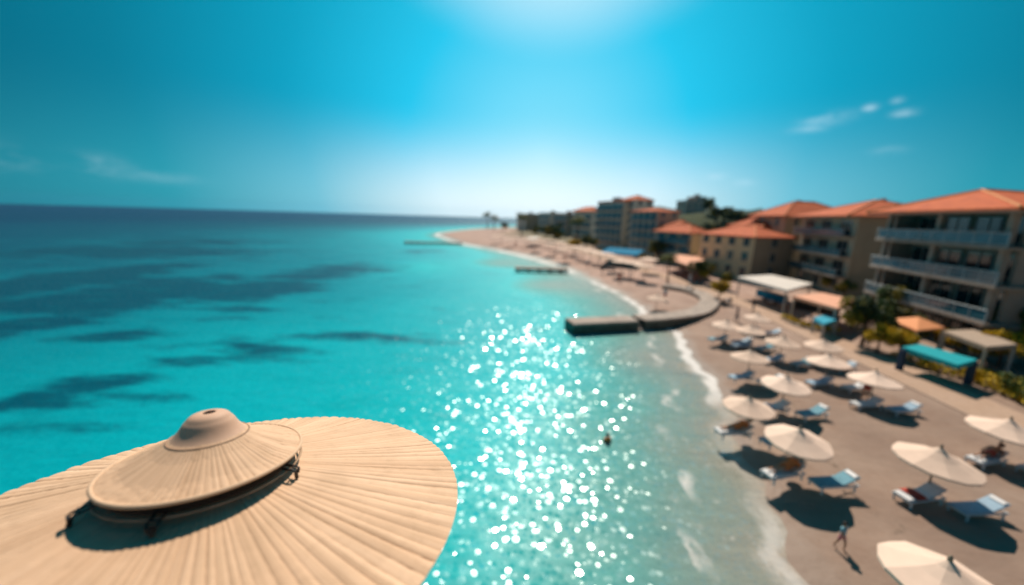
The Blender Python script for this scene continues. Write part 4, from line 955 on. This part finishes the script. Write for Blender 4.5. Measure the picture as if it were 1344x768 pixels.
building('red_roof_house','small house with a salmon roof in front of the tan five-storey block',(cx(893,97),97),R(20),7,7,ez(893,299,97),M_cream,west=(2,),south=(2,),rise=2.0,over=.3)

# ------------------------------------------------------------------ promenade paving
def promenade():
    pth=catmull([(25,-30),(25.5,0),(27,10),(28.4,22),(29.6,34),(31,46),(30.5,60),(28,80),(24,110),(18.5,150),(6,205),(-6,270),(10,360)],6); w=3.6; b=MB(); vs=[]
    n=len(pth)
    for i in range(n):
        d=pth[min(i+1,n-1)]-pth[max(i-1,0)]; d=d/np.linalg.norm(d); nn=np.array([-d[1],d[0]])
        for o,z in ((-w/2,GZ-.05),(-w/2,GZ+.06),(-w/2+.15,GZ+.06),(w/2-.15,GZ+.06),(w/2,GZ+.06),(w/2,GZ-.05)): q=pth[i]+nn*o; vs.append((q[0],q[1],z))
    fs=[];mi=[]
    for i in range(n-1):
        for k in range(5): fs.append((i*6+k,(i+1)*6+k,(i+1)*6+k+1,i*6+k+1)); mi.append(0 if k==2 else 1)
    b.add(vs,fs); b.m=mi
    m=bpy.data.materials.new('promenade_paving'); m.use_nodes=True; k=NT(m.node_tree); bs=m.node_tree.nodes['Principled BSDF']; geo=k.n('ShaderNodeNewGeometry')
    br=k.n('ShaderNodeTexBrick'); k.l(geo.outputs['Position'],br.inputs['Vector']); br.inputs['Scale'].default_value=1.6; br.inputs['Color1'].default_value=(.52,.36,.26,1); br.inputs['Color2'].default_value=(.46,.31,.22,1); br.inputs['Mortar'].default_value=(.33,.23,.17,1)
    k.l(k.mix(k.smooth(k.noise(geo.outputs['Position'],.8,5),.4,.7,0,.5),br.outputs['Color'],(.50,.36,.28)),bs.inputs['Base Color']); bs.inputs['Roughness'].default_value=.9
    tag(b.build('promenade',[m,mat('kerb_stone',(.44,.32,.25),.9,.15,1)]),kind='structure')
promenade()

# ------------------------------------------------------------------ camera
cd=bpy.data.cameras.new('camera'); cam=bpy.data.objects.new('camera',cd); COL.objects.link(cam); S.camera=cam
cd.sensor_width=36; cd.lens=FPX/1344*36; cd.clip_start=.05; cd.clip_end=20000
m=Matrix((R2,U2,-Fv)).transposed().to_4x4(); m.translation=CAM; cam.matrix_world=m
cd.dof.use_dof=True; cd.dof.focus_distance=3.5; cd.dof.aperture_fstop=.235; cd.dof.aperture_blades=0

# ------------------------------------------------------------------ light
sd=Vector((math.sin(SUN_AZ)*math.cos(SUN_EL),math.cos(SUN_AZ)*math.cos(SUN_EL),math.sin(SUN_EL)))
sl=bpy.data.lights.new('sun','SUN'); so=bpy.data.objects.new('sun',sl); COL.objects.link(so); sl.energy=4.2; sl.angle=R(.53); sl.color=(1,.84,.69)
so.rotation_euler=sd.to_track_quat('Z','Y').to_euler()
W=bpy.data.worlds.new('World'); S.world=W; W.use_nodes=True; k=NT(W.node_tree); bg=W.node_tree.nodes['Background']
sky=k.n('ShaderNodeTexSky'); sky.sky_type='NISHITA'; sky.sun_disc=False; sky.sun_elevation=SUN_EL; sky.sun_rotation=SUN_AZ; sky.altitude=0; sky.air_density=1.0; sky.dust_density=1.6; sky.ozone_density=2.0
sep=k.n('ShaderNodeSeparateColor'); k.l(sky.outputs[0],sep.inputs[0])
cmb=k.n('ShaderNodeCombineColor')
for i,(g,pw) in enumerate(((.35,1.6),(.95,1.1),(1.0,1.0))): k.l(k.m('MULTIPLY',k.m('POWER',k.m('MULTIPLY',sep.outputs[i],.1),pw),g*10),cmb.inputs[i])
tc=k.n('ShaderNodeTexCoord'); D=k.vm('NORMALIZE',tc.outputs['Generated'])
spd=k.n('ShaderNodeSeparateXYZ'); k.l(D,spd.inputs[0]); el=spd.outputs[2]
def dirv(az,e): return (math.sin(az)*math.cos(e),math.cos(az)*math.cos(e),math.sin(e))
gam=k.m('ARCCOSINE',k.vm('DOT_PRODUCT',D,dirv(SUN_AZ-R(1),R(9))))      # how far from the bright part of the sky below the sun
g01=k.m('DIVIDE',gam,math.pi)
deep=k.ramp(g01,[(0,(.22,.66,.84)),(.05,(.13,.60,.82)),(.11,(.01,.49,.74)),(.19,(.0,.30,.46)),(.27,(.0,.17,.26)),(.36,(.0,.08,.13)),(.55,(.0,.05,.09)),(1,(.01,.07,.13))])
pale=k.ramp(g01,[(0,(.95,.98,1)),(.09,(.74,.87,.92)),(.18,(.17,.50,.63)),(.26,(.02,.30,.39)),(.34,(.01,.20,.27)),(.5,(.02,.15,.2)),(1,(.02,.14,.2))])
hz=k.smooth(el,.0,.27,1,0); hz=k.m('POWER',hz,1.25)
aur=k.smooth(k.m('ARCCOSINE',k.vm('DOT_PRODUCT',D,dirv(SUN_AZ,SUN_EL))),R(18),R(30),.75,0)          # aureole round the sun
col2=k.mix(k.m('MAXIMUM',hz,k.m('MULTIPLY',aur,k.smooth(gam,R(46),R(18)))),deep,pale)
col2=k.vm('SCALE',col2,sc=1/.11)
skymix=k.mix(.96,cmb.outputs[0],col2)
cn=k.noise(k.vm('MULTIPLY',D,(1,1,2.5)),9,6,rough=.62)
cl=0.0
for px,py,sx,sz,a in ((1086,156,.036,.011,.8),(1062,169,.028,.007,.5),(1141,142,.010,.006,.8),(1187,149,.015,.006,.9),(1178,132,.008,.005,.5),(1165,198,.02,.007,.4),(830,226,.015,.008,.6),(938,232,.02,.007,.5),(977,240,.02,.007,.6),(132,219,.035,.016,.55),(20,208,.05,.02,.3),(60,214,.03,.012,.3),(205,232,.05,.010,.3)):
    v=ray(px,py).normalized(); s1=Vector((v.y,-v.x,0)).normalized(); up=s1.cross(v).normalized()
    if px in(1082,1064): s1,up=(s1*math.cos(.42)+up*math.sin(.42)),(up*math.cos(.42)-s1*math.sin(.42))
    dd=k.vm('SUBTRACT',D,tuple(v)); e=k.m('ADD',k.m('POWER',k.m('DIVIDE',k.vm('DOT_PRODUCT',dd,tuple(s1)),sx),2.0),k.m('POWER',k.m('DIVIDE',k.vm('DOT_PRODUCT',dd,tuple(up)),sz),2.0))
    g=k.m('MULTIPLY',k.m('POWER',math.e,k.m('MULTIPLY',e,-1.0)),a); cl=k.m('MAXIMUM',cl,g)
cf=k.m('MULTIPLY',cl,k.smooth(cn,.34,.66),clamp=True)
skyc=k.mix(k.m('MULTIPLY',cf,.6),skymix,(5.0,7.0,8.0))
k.l(skyc,bg.inputs['Color']); bg.inputs['Strength'].default_value=.11

# ------------------------------------------------------------------ haze
def haze():
    o=MB().box(-5200,5200,-160,5200,-5,95).build('haze',[]); m=bpy.data.materials.new('haze_air'); m.use_nodes=True; nt=m.node_tree; nt.nodes.remove(nt.nodes['Principled BSDF'])
    v=nt.nodes.new('ShaderNodeVolumePrincipled'); v.inputs['Density'].default_value=.00005; v.inputs['Color'].default_value=(.3,.75,1,1); v.inputs['Anisotropy'].default_value=.75
    nt.links.new(v.outputs[0],nt.nodes['Material Output'].inputs['Volume']); o.data.materials.append(m); tag(o,kind='stuff')
import os
if not os.environ.get('NOHAZE'): haze()

S.view_settings.view_transform='Standard'; S.view_settings.look='None'; S.view_settings.gamma=1; S.view_settings.exposure=.22; S.view_settings.use_curve_mapping=False
S.render.engine='CYCLES'; S.cycles.use_denoising=True; S.cycles.max_bounces=5; S.cycles.diffuse_bounces=2; S.cycles.glossy_bounces=2; S.cycles.volume_bounces=0; S.cycles.transparent_max_bounces=4
S.cycles.sample_clamp_indirect=3; S.cycles.caustics_reflective=False; S.cycles.caustics_refractive=False
